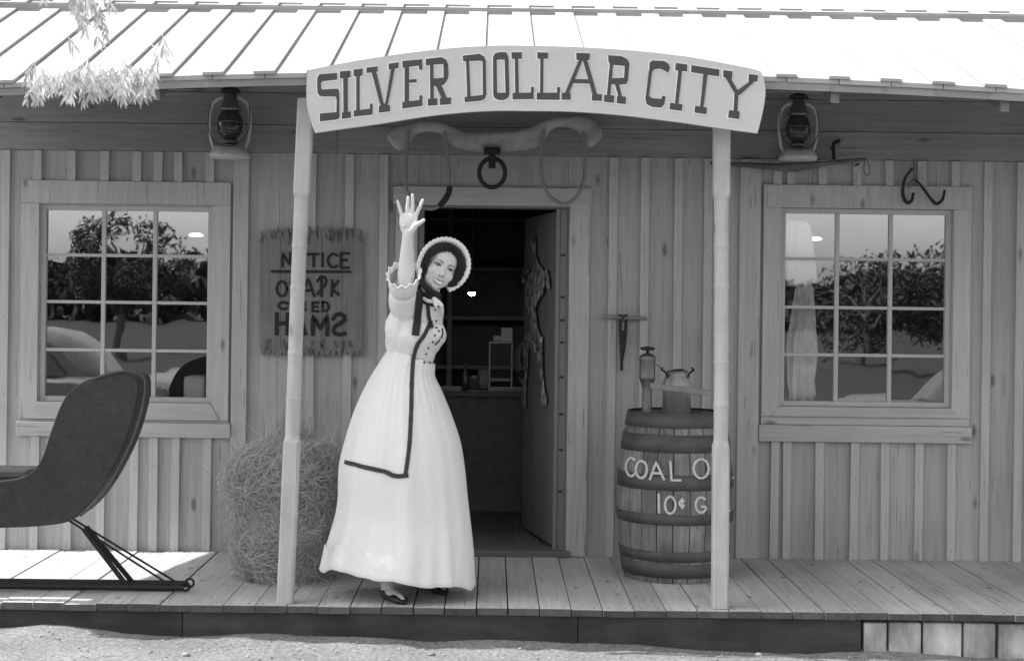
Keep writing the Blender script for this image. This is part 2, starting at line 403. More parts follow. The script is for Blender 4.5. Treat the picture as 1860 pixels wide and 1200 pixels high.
# wide vertical boards beside the windows and the doorway casing
def vboard(name, p0, p1, y0, y1, z0, z1, m='trimv'):
    mb = MB(); x0 = PX(p0, 0, 700); x1 = PX(p1, 0, 700); mb.box(x0, x1, y0, y1, z0, z1); return mb.build(name, M[m], B, bevel=.003)
vboard('corner_board', 421, 449, -.026, -.0008, .0, ZS - .002)
vboard('corner_board', 1339, 1377, -.026, -.0008, .0, ZS - .002)
vboard('casing_board', 1031, 1068, -.028, -.0008, .0, PZ(366, 0))
vboard('casing_board', 716, 755, -.028, -.0008, .0, PZ(366, 0))
mb = MB(); mb.box(PX(712, 0), PX(1071, 0), -.030, -.0008, DZ1 + .012, PZ(341, 0)); mb.build('door_head_board', M['trimh'], B, bevel=.003)
# level siding above
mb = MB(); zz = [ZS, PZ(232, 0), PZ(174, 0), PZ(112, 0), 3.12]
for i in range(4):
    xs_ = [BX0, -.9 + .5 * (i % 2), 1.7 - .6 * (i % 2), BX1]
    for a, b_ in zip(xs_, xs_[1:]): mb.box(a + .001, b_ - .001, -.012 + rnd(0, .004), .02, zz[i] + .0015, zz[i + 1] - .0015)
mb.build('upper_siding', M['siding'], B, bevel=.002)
# interior shell
mb = MB(); mb.box(BX0, BX1, 4.2, 4.25, 0, 3.1); mb.box(BX0, BX0 + .04, .04, 4.2, 0, 3.1); mb.box(BX1 - .04, BX1, .04, 4.2, 0, 3.1)
mb.build('interior_wall', M['dark_in'], B)
mb = MB()
x = BX0 + .05
while x < BX1 - .2:
    mb.box(x, x + .148, .05, 4.19, -.05, .018); x += .15
mb.build('interior_floor', M['floor_in'], B)
mb = MB(); mb.box(BX0 + .05, BX1 - .05, .05, 4.19, 2.62, 2.66); mb.build('interior_ceiling', M['dark_in'], B)

# windows
def window(G, left):
    x0, x1, z0, z1 = G
    sash = MB(); f = .028
    sash.box(x0 - f, x0, .008, .05, z0 - f, z1 + f); sash.box(x1, x1 + f, .008, .05, z0 - f, z1 + f)
    sash.box(x0 + .0005, x1 - .0005, .009, .05, z1, z1 + f); sash.box(x0 + .0005, x1 - .0005, .009, .05, z0 - f, z0)
    cols = ([84, 187, 280, 377] if left else [1424, 1519, 1616, 1715]); rows = ([465, 550, 637] if left else [471, 559, 645])
    pr = 300 if left else 1560
    for c in cols[1:3]:
        cx = PX(c, .02); sash.box(cx - .0115, cx + .0115, .014, .045, z0 + .0005, z1 - .0005)
    xc = [x0] + [PX(c, .02) for c in cols[1:3]] + [x1]
    for r in rows:
        zc = PZ(r, .02, pr)
        for a, b_ in zip(xc, xc[1:]):
            sash.box(a + (.0118 if a > x0 else .0005), b_ - (.0118 if b_ < x1 else .0005), .016, .045, zc - .009, zc + .009)
    win = sash.build('window', M['sash'], B, bevel=.002)
    # glass, one slightly different tilt for every light
    gl = MB(); zr = [z1] + [PZ(r, .02, pr) for r in rows] + [z0]
    for a, b_ in zip(xc, xc[1:]):
        for t, u in zip(zr, zr[1:]):
            q1, q2 = rnd(-.0006, .0006), rnd(-.0006, .0006); d = [.030, .030 + q1, .030 + q1 + q2, .030 + q2]
            gl.add([(a, d[0], u), (b_, d[1], u), (b_, d[2], t), (a, d[3], t)], [(0, 1, 2, 3)])
    gl.build('pane', M['pane'], win)
    tp = PZ(331, 0, 300) if left else PZ(338, 0, 1550)
    hb = PZ(372, 0, 300) if left else PZ(379, 0, 1550)
    sl = PZ(762, 0, 300) if left else PZ(757, 0, 1560)
    xo0 = x0 - .135; xo1 = x1 + .135
    cs = MB(); cs.box(xo0, xo1, -.030, -.0008, hb, tp)
    cs.box(xo0 + .002, x0 - .033, -.026, -.001, sl, hb - .001); cs.box(x1 + .033, xo1 - .002, -.026, -.001, sl, hb - .001)
    cs.box(x0 - .0325, x1 + .0325, -.010, .008, z1 + .0285, hb - .001)
    cs.box(x0 - .0325, x0 - .0285, -.012, .03, z0 - .03, z1 + .0285); cs.box(x1 + .0285, x1 + .0325, -.012, .03, z0 - .03, z1 + .0285)
    cs.build('window_casing', M['trimv'], win, bevel=.003)
    si = MB(); si.prism([(xo0 + .05, sl), (xo1 - .05, sl), (x1 + .03, z0 - .029), (x0 - .03, z0 - .029)], -.034, .007)
    si.build('window_sill', M['trimh'], win, bevel=.003)
    ap = MB(); bt = PZ(793, 0, 300) if left else PZ(802, 0, 1550); at_ = PZ(767, 0, 300) if left else PZ(772, 0, 1550)
    ap.box(xo0 - .012, xo1 + .012, -.040, -.001, bt, at_); ap.box(xo0, xo1, -.02, -.001, at_ + .001, sl - .001)
    ap.build('apron_board', M['trimh'], win, bevel=.003)
window(WL, True); window(WR, False)

# door frame, door, threshold
mb = MB(); jt = PZ(378, 0)
mb.box(DX1, DX1 + .012, -.018, .10, .03, DZ1 + .012)
mb.box(PX(1007, 0, 700), PX(1014, 0, 700), -.012, .06, .03, DZ1 - .002)
mb.box(PX(1014, 0, 700) + .001, DX1 - .0005, -.004, .045, .03, DZ1 - .001)
mb.box(DX0 - .012, DX0, -.018, .10, .03, DZ1 + .012); mb.box(DX0, DX0 + .03, -.004, .10, .03, DZ1 - .001)
mb.box(DX0 + .0005, DX1 - .0005, -.016, .10, DZ1, DZ1 + .011)
jm = mb.build('door_frame', M['jamb'], B, bevel=.002)
for py in (462, 538, 580, 620, 683, 750, 815, 890):
    z = PZ(py, 0); mb = MB(); mb.box(PX(1016, 0, 700), PX(1024, 0, 700), -.008, -.0042, z - .006, z + .006)
    mb.build('strike_notch', M['iron'], B)
mb = MB(); mb.box(DX0 - .1, PX(1034, -.05, 1000), -.075, .14, .0005, .035); mb.build('threshold', M['thresh'], B, bevel=.006)
HG = Vector((PX(1008, .06, 700), .065, 0)); DE = Vector((PX(950, .87, 700), .875, 0)); DD = (DE - HG); DW = DD.length; DD.normalize(); DN = Vector((-DD.y, DD.x, 0))   # DN points to the camera's left
mb = MB(); nb = 5
for i in range(nb):
    a = HG + DD * (DW * i / nb + .001); b_ = HG + DD * (DW * (i + 1) / nb - .001)
    t0, t1 = DN * .0, -DN * .035
    z0, z1 = .045, DZ1 - .01
    vs = [(q.x, q.y, z) for z in (z0, z1) for q in (a + t0, b_ + t0, b_ + t1, a + t1)]
    mb.add(vs, [(0, 1, 2, 3), (4, 5, 6, 7), (0, 1, 5, 4), (1, 2, 6, 5), (2, 3, 7, 6), (3, 0, 4, 7)])
door = mb.build('door', M['door'], B, bevel=.002)
mb = MB()
p = HG + DD * (DW - .07) + DN * .03; mb.ball((p.x, p.y, 1.0), .022); q = HG + DD * (DW - .07); mb.tube([(q.x, q.y, 1.0), (p.x, p.y, 1.0)], .008)
mb.build('door_knob', M['iron'], door)

# porch deck
mb = MB(); x = -.06 - .1494 * 23
rs = random.Random(3)
while x < BX1:
    g = .004 + rs.random() * .004; o = rs.uniform(-.008, .010); dz = rs.uniform(-.003, .003)
    y0 = -1.605 + o
    vs = [(xx, yy, zz_) for xx in (x + g / 2, x + .1494 - g / 2) for yy in (y0, .0 if not (DX0 < x < DX1) else -.0) for zz_ in (-.032, dz)]
    mb.add(vs, [(2, 3, 7, 6), (0, 2, 6, 4), (1, 5, 7, 3), (0, 1, 3, 2), (4, 6, 7, 5)]); mb.cur = 1
    mb.add([vs[0], vs[4], vs[5], vs[1]], [(0, 1, 2, 3)]); mb.cur = 2
    for yn in (-1.55, -.80, -.06):
        for xn in (x + .035, x + .115): xn += rs.uniform(-.006, .006); mb.box(xn - .004, xn + .004, yn - .004, yn + .004, dz - .001, dz + .0008)
    mb.cur = 0
    x += .1494
mb.build('porch_deck', [M['deck'], M['end'], M['iron']], B)
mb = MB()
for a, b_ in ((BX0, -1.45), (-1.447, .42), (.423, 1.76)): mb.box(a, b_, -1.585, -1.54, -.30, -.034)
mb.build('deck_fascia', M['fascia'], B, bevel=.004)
mb = MB(); x = 1.775
while x < BX1:
    w_ = rnd(.12, .2); mb.box(x, x + w_ - .012, -1.57 + rnd(-.01, .01), -1.45, -.33, -.05); x += w_
mb.build('foundation_slab', M['block'], B, bevel=.008)
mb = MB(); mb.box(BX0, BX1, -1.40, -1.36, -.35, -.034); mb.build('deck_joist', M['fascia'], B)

# porch roof
EY, TY = -1.65, .27
zt = PZ(13, TY)
def ez(x): return 2.526 - .012 * (max(-2.4, min(2.6, x)) - .35) ** 2
def rz(x, y, d=0):
    t = (y - EY) / (TY - EY); return ez(x) * (1 - t) + zt * t + d
def rslab(mb, x0, x1, y0, y1, d0, d1, n=1):
    vs = [(x, y, rz(x, y, d)) for x in (x0, x1) for y in (y0, y1) for d in (d0, d1)]
    mb.add(vs, [(0, 1, 3, 2), (4, 6, 7, 5), (0, 4, 5, 1), (2, 3, 7, 6), (0, 2, 6, 4), (1, 5, 7, 3)])
mb = MB(); bx = [-1.568 + .2444 * k for k in range(-7, 28)]
for a in bx: rslab(mb, a + .002, a + .2424, EY - rnd(0, .01), TY, -.022, 0)
for a in bx + [bx[-1] + .2444]: rslab(mb, a - .05 + rnd(-.004, .004), a + .05 + rnd(-.004, .004), EY - .012 - rnd(0, .012), TY, .003, .017)
mb.build('porch_roof', M['roof'], B)
mb = MB()
for a in bx: rslab(mb, a - .02, a + .2, EY + .004, EY + .03, -.060, -.0235); 
for a in bx[::1]: rslab(mb, a + .2, a + .2245, EY + .0045, EY + .03, -.060, -.0235)
mb.build('eave_board', M['eave'], B)
mb = MB(); mb.box(bx[0], bx[-1] + .25, TY + .002, TY + .03, zt - .3, zt + .012); mb.build('ridge_board', M['eave'], B)
mb = MB(); k = -3.2
for x in [BX0 + .08, -2.4, -1.6, -.8, 0, .8, 1.6, 2.4, 3.2, 4.0, 4.8]:
    mb = MB(); rslab(mb, x - .02, x + .02, EY + .035, -.02, -.12, -.0245)
    mb.build('rafter', M['jamb'], B)
mb = MB(); mb.box(BX0, BX1, EY + .13, EY + .17, 2.465, 2.50); mb.build('porch_beam', M['jamb'], B)
mb = MB(); mb.box(BX0, BX1, .021, .05, 3.1, 3.13); mb.build('wall_plate', M['jamb'], B)

# posts: square ends, round knotted middle
def post(top, bot, nodes, sq0, sq1, Y=-1.52):
    (tx, ty), (bx_, by) = top, bot
    zb = .002; ztop = 2.40
    def cen(py):
        t = (py - ty) / (by - ty); return PX(tx + (bx_ - tx) * t, Y, py)
    def zof(py): return PZ(py, Y, tx)
    pT = PZ(ty, Y, tx); pB = 0.0
    cT = cen(ty); cB = cen(by)
    def cx(z): t = (z - pB) / (pT - pB); return cB + (cT - cB) * t
    lev = []; z = zb
    z0, z1 = zof(sq1), zof(sq0); nz = [zof(q) for q in nodes]
    zsamp = sorted(set([zb, z0 - .012, z0, z0 + .03, z1 - .03, z1, z1 + .01, ztop] + [a + d for a in nz for d in (-.02, -.006, 0, .003, .02)] + [z0 + .03 + (z1 - z0 - .06) * i / 30 for i in range(31)]))
    rings = []
    for z in zsamp:
        inner = z0 <= z <= z1
        sqn = 1 if not inner else max(0, 1 - min(z - z0, z1 - z) / .03)
        r = .0345 + .0012 * mnoise.noise(Vector((z * 3, tx, 0)))
        for a in nz:
            d = z - a
            if -.02 <= d <= .0031: r += .0025 * (1 - abs(d) / .02)
            elif .0031 < d < .02: r -= .0008
        ring = []; h = .0385
        for k in range(24):
            th = 2 * pi * (k + .5) / 24; c, s_ = cos(th), sin(th)
            m_ = max(abs(c), abs(s_)); ps = (h * c / m_, h * s_ / m_)
            px_, py_ = r * c * (1 - sqn) + ps[0] * sqn, r * s_ * (1 - sqn) + ps[1] * sqn
            ring.append((cx(z) + px_ + .002 * sin(z * 3 + tx), Y + py_, z))
        rings.append(ring)
    mb = MB(); mb.loft(rings, True, False)
    return mb.build('porch_post', M['post'], B)
post((553, 250), (518, 1097), [352, 447, 521, 640, 722], 350, 803)
post((1311, 250), (1308, 1108), [355, 447, 520, 656, 735], 353, 810)
post((-315, 250), (-320, 1097), [352, 447, 521, 640, 722], 350, 803)
post((2170, 250), (2170, 1108), [355, 447, 520, 656, 735], 353, 810)

# ------------------------------------------------------------------ arched sign
SY = -1.72
S = empty('arched_sign', tuple(P(970, 145, SY)), 'long arched white name board with dark slab-serif lettering hung on the porch eave', 'sign')
top = [(559, 127.5), (600, 119.5), (645, 111), (690, 104), (740, 96.5), (790, 90.5), (835, 86.5), (880, 84), (920, 83), (960, 83.5), (1010, 84.5), (1060, 86.5), (1105, 89), (1145, 92), (1200, 97), (1260, 105), (1320, 116), (1365, 125), (1382, 130)]
rt = [(1388, 145), (1390.5, 163), (1389, 185), (1383, 215), (1376, 242)]
bot = [(1376, 242), (1340, 237.5), (1297, 231.5), (1240, 223), (1185, 216), (1135, 210), (1085, 205.5), (1020, 202), (960, 201.5), (920, 201), (877, 202), (835, 205), (790, 209.5), (745, 216), (705, 222.5), (665, 228.5), (620, 234.5), (572, 241.5)]
lt = [(565, 222), (560, 205), (557, 188), (556.5, 165), (557, 145)]
def P2(px, py, Y): q = P(px, py, Y); return (q.x, q.z)
ol = [P2(x, y, SY) for x, y in top + rt + bot + lt]
# build as strips so the long concave outline triangulates cleanly
mb = MB()
ts = smoothpts([(x, y, 0) for x, y in top], 2); n = len(ts)
bs = smoothpts([(x, y, 0) for x, y in bot[::-1]], 4)
def ipol(arr, f):
    f *= len(arr) - 1; i = min(int(f), len(arr) - 2); return arr[i].lerp(arr[i + 1], f - i)
cols = []
NS = 60
lefts = smoothpts([(x, y, 0) for x, y in [(559, 127.5)] + lt[::-1] + [(572, 241.5)]], 2); rights = smoothpts([(x, y, 0) for x, y in [(1382, 130)] + rt], 2)
for i in range(NS + 1):
    f = i / NS; a = ipol(ts, f); b_ = ipol(bs, f); col = []
    for j in range(9):
        g = j / 8; q = a.lerp(b_, g)
        la = ipol(lefts, g) - (lefts[0].lerp(lefts[-1], g)); ra = ipol(rights, g) - (rights[0].lerp(rights[-1], g))
        q = q + la * max(0, 1 - f * 12) + ra * max(0, 1 - (1 - f) * 12)
        col.append(q)
    cols.append(col)
vs = []; 
for d in (0, .026):
    for col in cols:
        for q in col: r_ = P(q.x, q.y, SY); vs.append((r_.x, SY + d, r_.z))
nn = (NS + 1) * 9; fs = []
for i in range(NS):
    for j in range(8):
        a = i * 9 + j; fs.append((a, a + 1, a + 10, a + 9)); fs.append((a + nn, a + 9 + nn, a + 10 + nn, a + 1 + nn))
    fs.append((i * 9, i * 9 + 9, i * 9 + 9 + nn, i * 9 + nn)); fs.append((i * 9 + 8, i * 9 + 8 + nn, i * 9 + 17 + nn, i * 9 + 17))
for j in range(8): fs.append((j, j + nn, j + 1 + nn, j + 1)); e = NS * 9 + j; fs.append((e, e + 1, e + 1 + nn, e + nn))
mb.add(vs, fs); mb.build('sign_board', M['sign'], S)
LA = dict(
 S=[[(165,335),(382,318),(382,398),(205,418),(185,442),(140,442),(142,375)],[(140,430),(188,430),(190,500),(206,522),(206,600),(170,595),(145,560)],[(204,518),(392,508),(406,530),(410,602),(204,602)],[(362,598),(410,596),(412,850),(395,875),(372,872),(375,640)],[(172,808),(375,790),(402,868),(360,882),(172,902)]],
 I=[[(415,300),(542,290),(542,372),(415,385)],[(455,375),(512,370),(512,790),(458,795)],[(438,795),(548,782),(548,858),(438,872)]],
 L=[[(580,278),(690,266),(690,340),(655,362),(612,366),(580,350)],[(612,350),(655,348),(655,760),(612,775)],[(582,772),(810,745),(810,820),(582,845)],[(775,690),(812,690),(812,750),(775,750)]],
 V=[[(733,255),(870,238),(870,300),(735,320)],[(795,305),(850,295),(945,690),(905,710)],[(1000,208),(1125,190),(1120,262),(1005,280)],[(1035,270),(1080,262),(990,700),(958,695)],[(885,715),(1020,705),(1022,780),(885,798)],[(905,690),(990,685),(1000,720),(900,725)]],
 E=[[(1168,175),(1410,152),(1410,225),(1170,255)],[(1368,220),(1410,215),(1410,280),(1372,282)],[(1195,250),(1250,245),(1250,665),(1195,670)],[(1248,398),(1342,392),(1342,432),(1248,436)],[(1165,670),(1412,640),(1412,715),(1168,748)],[(1372,590),(1410,590),(1412,645),(1372,650)]],
 R=[[(1450,150),(1640,128),(1695,155),(1722,215),(1665,217),(1640,210),(1450,228)],[(1500,218),(1545,218),(1550,640),(1505,640)],[(1664,212),(1722,210),(1728,350),(1712,402),(1665,390)],[(1543,385),(1667,375),(1718,392),(1670,460),(1600,475),(1543,475)],[(1570,472),(1640,466),(1705,620),(1645,632)],[(1475,632),(1592,622),(1592,705),(1475,715)],[(1618,622),(1758,612),(1755,695),(1622,705)]])
LB = dict(
 D=[[(60,155),(240,135),(290,165),(305,212),(272,215),(250,208),(65,214)],[(95,208),(130,208),(145,592),(108,592)],[(270,205),(305,200),(312,560),(297,612),(262,592),(273,560)],[(80,590),(265,570),(300,602),(255,630),(82,645)]],
 O=[[(380,170),(420,190),(425,562),(383,572)],[(503,188),(545,170),(555,562),(513,572)],[(380,174),(400,130),(450,117),(520,118),(545,174),(503,196),(420,196)],[(383,560),(425,545),(513,545),(555,560),(540,600),(500,622),(440,622),(395,600)]],
 L=[[(575,118),(685,118),(685,188),(578,188)],[(610,185),(648,185),(655,550),(615,550)],[(585,550),(810,542),(810,612),(588,615)],[(780,485),(812,485),(812,545),(780,545)]],
 L2=[[(845,120),(962,122),(960,188),(850,188)],[(880,185),(915,185),(912,550),(876,550)],[(842,545),(1085,545),(1085,620),(842,618)],[(1055,485),(1090,487),(1088,548),(1055,548)]],
 A=[[(1258,125),(1405,130),(1400,200),(1262,200)],[(1290,195),(1328,198),(1182,550),(1138,550)],[(1325,195),(1372,195),(1480,565),(1435,570)],[(1222,400),(1408,405),(1418,450),(1202,445)],[(1105,545),(1202,545),(1200,620),(1103,618)],[(1425,558),(1532,562),(1528,632),(1422,628)]],
 R=[[(1595,150),(1740,160),(1800,190),(1822,240),(1770,262),(1650,252),(1600,225)],[(1615,222),(1652,225),(1620,575),(1582,570)],[(1772,240),(1822,232),(1805,420),(1785,457),(1764,390)],[(1635,392),(1770,388),(1790,450),(1740,460),(1630,455)],[(1665,450),(1710,450),(1745,590),(1705,590)],[(1555,568),(1662,575),(1655,652),(1550,640)],[(1690,580),(1785,588),(1782,665),(1685,655)]])
LC = dict(
 C=[[(265,260),(300,235),(440,242),(495,275),(512,320),(492,385),(450,362),(400,335),(330,340),(295,370),(262,340)],[(262,330),(298,362),(255,662),(213,700)],[(213,690),(255,658),(290,690),(400,700),(455,672),(447,760),(410,805),(300,798),(230,765)],[(418,662),(458,668),(455,710),(405,705)]],
 I=[[(580,265),(722,285),(718,368),(575,352)],[(612,350),(660,358),(612,758),(572,750)],[(512,748),(665,765),(655,845),(505,825)]],
 T=[[(770,292),(1112,345),(1105,428),(768,378)],[(920,395),(968,400),(915,798),(875,792)],[(815,785),(962,805),(950,885),(808,865)]],
 Y=[[(1155,352),(1268,365),(1262,465),(1158,438)],[(1175,432),(1247,452),(1340,610),(1300,642)],[(1465,398),(1578,412),(1570,490),(1462,500)],[(1470,492),(1527,500),(1355,655),(1318,605)],[(1292,640),(1342,640),(1330,850),(1280,840)],[(1225,835),(1358,852),(1348,945),(1215,925)],[(1295,610),(1345,600),(1360,650),(1290,660)]])
def slab(mb, poly, Y, t, dx=0, dy=0, grow=0):
    q = [(x + dx, y + dy) for x, y in poly]
    if grow:
        mx = sum(a for a, _ in q) / len(q); my = sum(b for _, b in q) / len(q)
        q = [(x + grow * (1 if x > mx else -1), y + grow * (1 if y > my else -1)) for x, y in q]
    mb.prism([P2(x, y, Y) for x, y in q], Y - t, Y + .001)
hm = MB(); k = 0
for (ox, oy, sc), L_ in (((555, 85, 6.643), LA), ((830, 75, 5.8125), LB), ((1140, 75, 6.665), LC)):
    for ch, pieces in L_.items():
        mb = MB()
        for pc in pieces:
            k += 1
            pp = [(ox + x / sc, oy + y / sc) for x, y in pc]
            slab(mb, pp, SY, .0035 + .0002 * (k % 9)); slab(hm, pp, SY, .0012 + .00015 * (k % 9), -.3, .9, 1.3)
        mb.build('letter', M['letter'], S)
hm.build('letter_edging', M['halo'], S)
# two iron hanger straps behind the board tie it to the eave
for px in (700, 1250):
    q = P(px, 150, SY); mb = MB(); mb.box(q.x - .015, q.x + .015, SY + .0265, EY + .003, q.z + .02, q.z + .035)
    mb.build('hanger_strap', M['iron'], S)
# ------------------------------------------------------------------ stroke lettering
def strokes(mb, polys, w, proj, t=.003):
    """polys: lists of (px,py); proj(px,py,lift)->Vector; flat ribbon with a little thickness"""
    for kk, pl in enumerate(polys):
        pts = [Vector((x, y, 0)) for x, y in pl]
        dense = []
        for a, b_ in zip(pts, pts[1:]):
            m_ = max(1, int((b_ - a).length / 6))
            for i in range(m_): dense.append(a.lerp(b_, i / m_))
        dense.append(pts[-1]); n = len(dense); L_ = []; R_ = []
        for i, p in enumerate(dense):
            d = dense[min(i + 1, n - 1)] - dense[max(i - 1, 0)]
            if d.length < 1e-6: d = Vector((1, 0, 0))
            d.normalize(); nrm = Vector((-d.y, d.x, 0)); ww = w * (1 + .16 * mnoise.noise(Vector((p.x * .25, p.y * .25, kk))))
            if i == 0: p = p - d * w * .4
            if i == n - 1: p = p + d * w * .4
            L_.append(p + nrm * ww / 2); R_.append(p - nrm * ww / 2)
        lift = t + .00025 * (kk % 7)
        vs = [proj(q.x, q.y, lift) for q in L_] + [proj(q.x, q.y, lift) for q in R_] + [proj(q.x, q.y, -.001) for q in L_] + [proj(q.x, q.y, -.001) for q in R_]
        fs = []
        for i in range(n - 1):
            fs += [(i, i + 1, n + i + 1, n + i), (i, 2 * n + i, 2 * n + i + 1, i + 1), (n + i, n + i + 1, 3 * n + i + 1, 3 * n + i)]
        fs += [(0, n, 3 * n, 2 * n), (n - 1, 3 * n - 1, 4 * n - 1, 2 * n - 1)]
        mb.add(vs, fs)
def Z(ox, oy, sc, polys): return [[(ox + x / sc, oy + y / sc) for x, y in p] for p in polys]

# ------------------------------------------------------------------ notice board
NY = -.045
NB = empty('notice_board', tuple(P(565, 530, NY)), 'weathered notice board with dark hand lettering and ragged ends behind the left post', 'notice board')
rs = random.Random(5)
x0, x1 = 472, 659; yt, yb = 432, 628
topz = [(x0, yt)]; x = x0
tp = []; bt = []
x = x0 + 2
while x < x1 - 3:
    tp.append((x, rs.uniform(409, 425))); x += rs.uniform(2, 5); tp.append((x, rs.uniform(418, 436))); x += rs.uniform(2, 5)
x = x0 + 2
while x < x1 - 3:
    bt.append((x, rs.uniform(632, 645))); x += rs.uniform(3, 7); bt.append((x, rs.uniform(642, 651))); x += rs.uniform(2, 6)
mb = MB()
sx = [x0, 510, 548, 585, 622, x1]
for a, b_ in zip(sx, sx[1:]):
    mb.prism([P2(a + .3, 634, NY), P2(b_ - .3, 634 + rs.uniform(-2, 2), NY), P2(b_ - .3, 430, NY), P2(a + .3, 430, NY)], NY - rs.uniform(0, .002), -.024)
pan = mb
def fringe(name, pts, basey):
    mb = MB()
    for (a, ya), (b_, yb_) in zip(pts, pts[1:]):
        lo = [P2(a, basey, NY), P2(b_ + .2, basey, NY), P2(b_, yb_, NY), P2(a, ya, NY)]
        mb.prism(lo, NY - .003 + rs.uniform(-.001, .001), -.026)
    mb.build(name, M['notice'], NB)
fringe('ragged_top', tp, 431); fringe('ragged_bottom', bt, 633)
def pn(px, py, l): q = P(px, py, NY); return Vector((q.x, NY - .0022 - l, q.z))
txt = Z(460, 390, 4.443, [
 [(238,415),(238,308),(298,412),(298,308)], arc(360,362,36,52,0,360), [(432,318),(525,318)], [(488,318),(488,415)], [(560,312),(560,415)], arc(648,370,44,54,50,310), [(710,310),(710,428)], [(710,312),(772,312)], [(710,365),(755,365)], [(710,428),(772,428)],
 [(150,458),(782,460)],
 arc(232,597,40,60,0,360), [(300,545),(372,545),(305,650),(378,650)], [(398,655),(445,512),(492,655)], [(418,610),(475,610)],
 [(552,655),(552,505)], [(518,535),(545,497),(575,500),(592,535),(575,575),(552,590),(520,640)], [(640,530),(632,655)], [(685,535),(640,600)], [(640,600),(690,645)],
 arc(245,733,38,28,40,320), [(300,705),(302,745),(325,762),(345,745),(345,705)], [(385,765),(385,705),(420,708),(420,735),(385,738),(425,765)], [(480,708),(480,778)], [(480,708),(525,708)], [(480,742),(518,742)], [(480,778),(525,778)], [(560,705),(560,778),(595,775),(612,745),(595,708),(560,705)]])
tx2 = Z(460, 390, 4.443, [[(192,800),(190,958)], [(278,800),(278,960)], [(190,875),(278,875)], [(325,960),(372,805),(420,960)], [(342,910),(402,910)], [(482,965),(482,815),(542,920),(598,812),(598,968)],
 [(645,840),(665,805),(700,798),(735,815),(738,850),(700,878),(660,900),(645,935),(665,960),(700,965),(740,958)]])
for nm_, tt_, ww_ in (('lettering', txt, 4.9), ('lettering', tx2, 7.4)):
    mb = MB(); strokes(mb, tt_, ww_, pn); mb.build(nm_, M['paint_dk'], NB)
# charred licks along both ends
mb = pan; mb.cur = 1; ck = []
for i in range(22):
    x = rs.uniform(474, 657); y = rs.uniform(414, 430); ck.append([(x, y), (x + rs.uniform(-5, 5), y + rs.uniform(8, 18))])
for i in range(22):
    x = rs.uniform(474, 657); y = rs.uniform(616, 634); ck.append([(x, y), (x + rs.uniform(-4, 4), y + rs.uniform(6, 13))])
strokes(mb, ck, 2.6, lambda px, py, l: pn(px, py, l + .001)); mb.build('board_panel', [M['notice'], M['char']], NB)

# ------------------------------------------------------------------ hurricane lanterns
def lantern(px, py_bot, py_top, label, tilt=0):
    Y = -.17; b0 = P(px, py_bot, Y); hh = (P(px, py_top, Y).z - b0.z); s = hh / .42
    T = empty('hurricane_lantern', tuple(b0), label, 'lantern', 'old hurricane lanterns hung on the porch wall')
    def W(p): return Vector(p) * s + b0
    def lat(prof, name, m, par=T, seg=28):
        mb = MB(); mb.lathe([(r * s, z * s) for r, z in prof], b0, seg); return mb.build(name, m, par)
    lat([(.02, .0), (.108, .004), (.116, .012), (.112, .03), (.098, .052), (.075, .070), (.040, .080), (.02, .082)], 'fuel_tank', M['lamp_tin'])
    lat([(.03, .082), (.045, .088), (.045, .104), (.033, .110), (.025, .118)], 'burner', M['steel'])
    lat([(.034, .112), (.050, .125), (.068, .155), (.074, .190), (.068, .230), (.055, .258), (.046, .268)], 'glass_globe', M['lamp_glass'])
    lat([(.048, .267), (.060, .272), (.062, .285), (.050, .296), (.047, .318), (.036, .330), (.034, .362), (.030, .368)], 'chimney_hood', M['steel'])
    lat([(.028, .368), (.052, .372), (.060, .380), (.050, .392), (.025, .402), (.01, .405)], 'chimney_cap', M['iron'])
    for sg in (-1, 1):
        pts = smoothpts([W((sg * .085, 0, .055)), W((sg * .104, 0, .11)), W((sg * .112, 0, .20)), W((sg * .106, 0, .28)), W((sg * .082, 0, .325)), W((sg * .045, 0, .345))], 4)
        mb = MB(); mb.tube(pts, .0105 * s, 8); mb.build('side_tube', M['lamp_tin'], T)
    mb = MB()
    for zz in (.150, .205):
        mb.torus(W((0, 0, zz)), (.074 if zz < .2 else .074) * s, .0025 * s, 'z', 28, 6)
    mb.build('globe_guard', M['steel'], T)
    pts = smoothpts([W((-.108, -.01, .30)), W((-.115, -.03, .24)), W((-.108, -.05, .15)), W((-.05, -.085, .075)), W((.05, -.085, .075)), W((.108, -.05, .15)), W((.115, -.03, .24)), W((.108, -.01, .30))], 4)
    mb = MB(); mb.tube(pts, .0025 * s, 6); mb.build('bail_handle', M['iron'], T)
    mb = MB(); mb.tube([W((0, 0, .40)), W((0, 0, .425)), (b0.x, -.02, W((0, 0, .45)).z)], .004, 6); mb.build('wall_hook', M['iron'], T)
    return T
lantern(417, 289, 153, 'dark hurricane lantern with bright flared tank, hung on the wall left of the arched sign')
lantern(1449, 293, 165, 'dark hurricane lantern hung right of the arched sign, just above the long wooden bar')

# ------------------------------------------------------------------ ox yoke above the door
YY = -.17
K = empty('ox_yoke', tuple(P(895, 250, YY)), 'carved wooden ox yoke with two bent bows mounted on the wall over the doorway', 'yoke')
yt = [(703, 252), (706, 240), (716, 231), (745, 223), (770, 220), (800, 222), (825, 231), (850, 238), (895, 239), (940, 237), (965, 230), (985, 220), (1010, 212), (1045, 209), (1070, 211), (1084, 220), (1094, 236), (1092, 250)]
yb = [(1084, 260), (1072, 268), (1062, 262), (1055, 245), (1035, 232), (1015, 231), (998, 240), (987, 262), (970, 270), (940, 274), (895, 277), (850, 274), (825, 268), (812, 256), (800, 243), (778, 240), (760, 243), (748, 254), (738, 270), (722, 273), (712, 264)]
ta = smoothpts([(x, y, 0) for x, y in yt], 4); ba = smoothpts([(x, y, 0) for x, y in ([(1092, 250)] + yb + [(703, 252)])[::-1]], 4)
rings = []
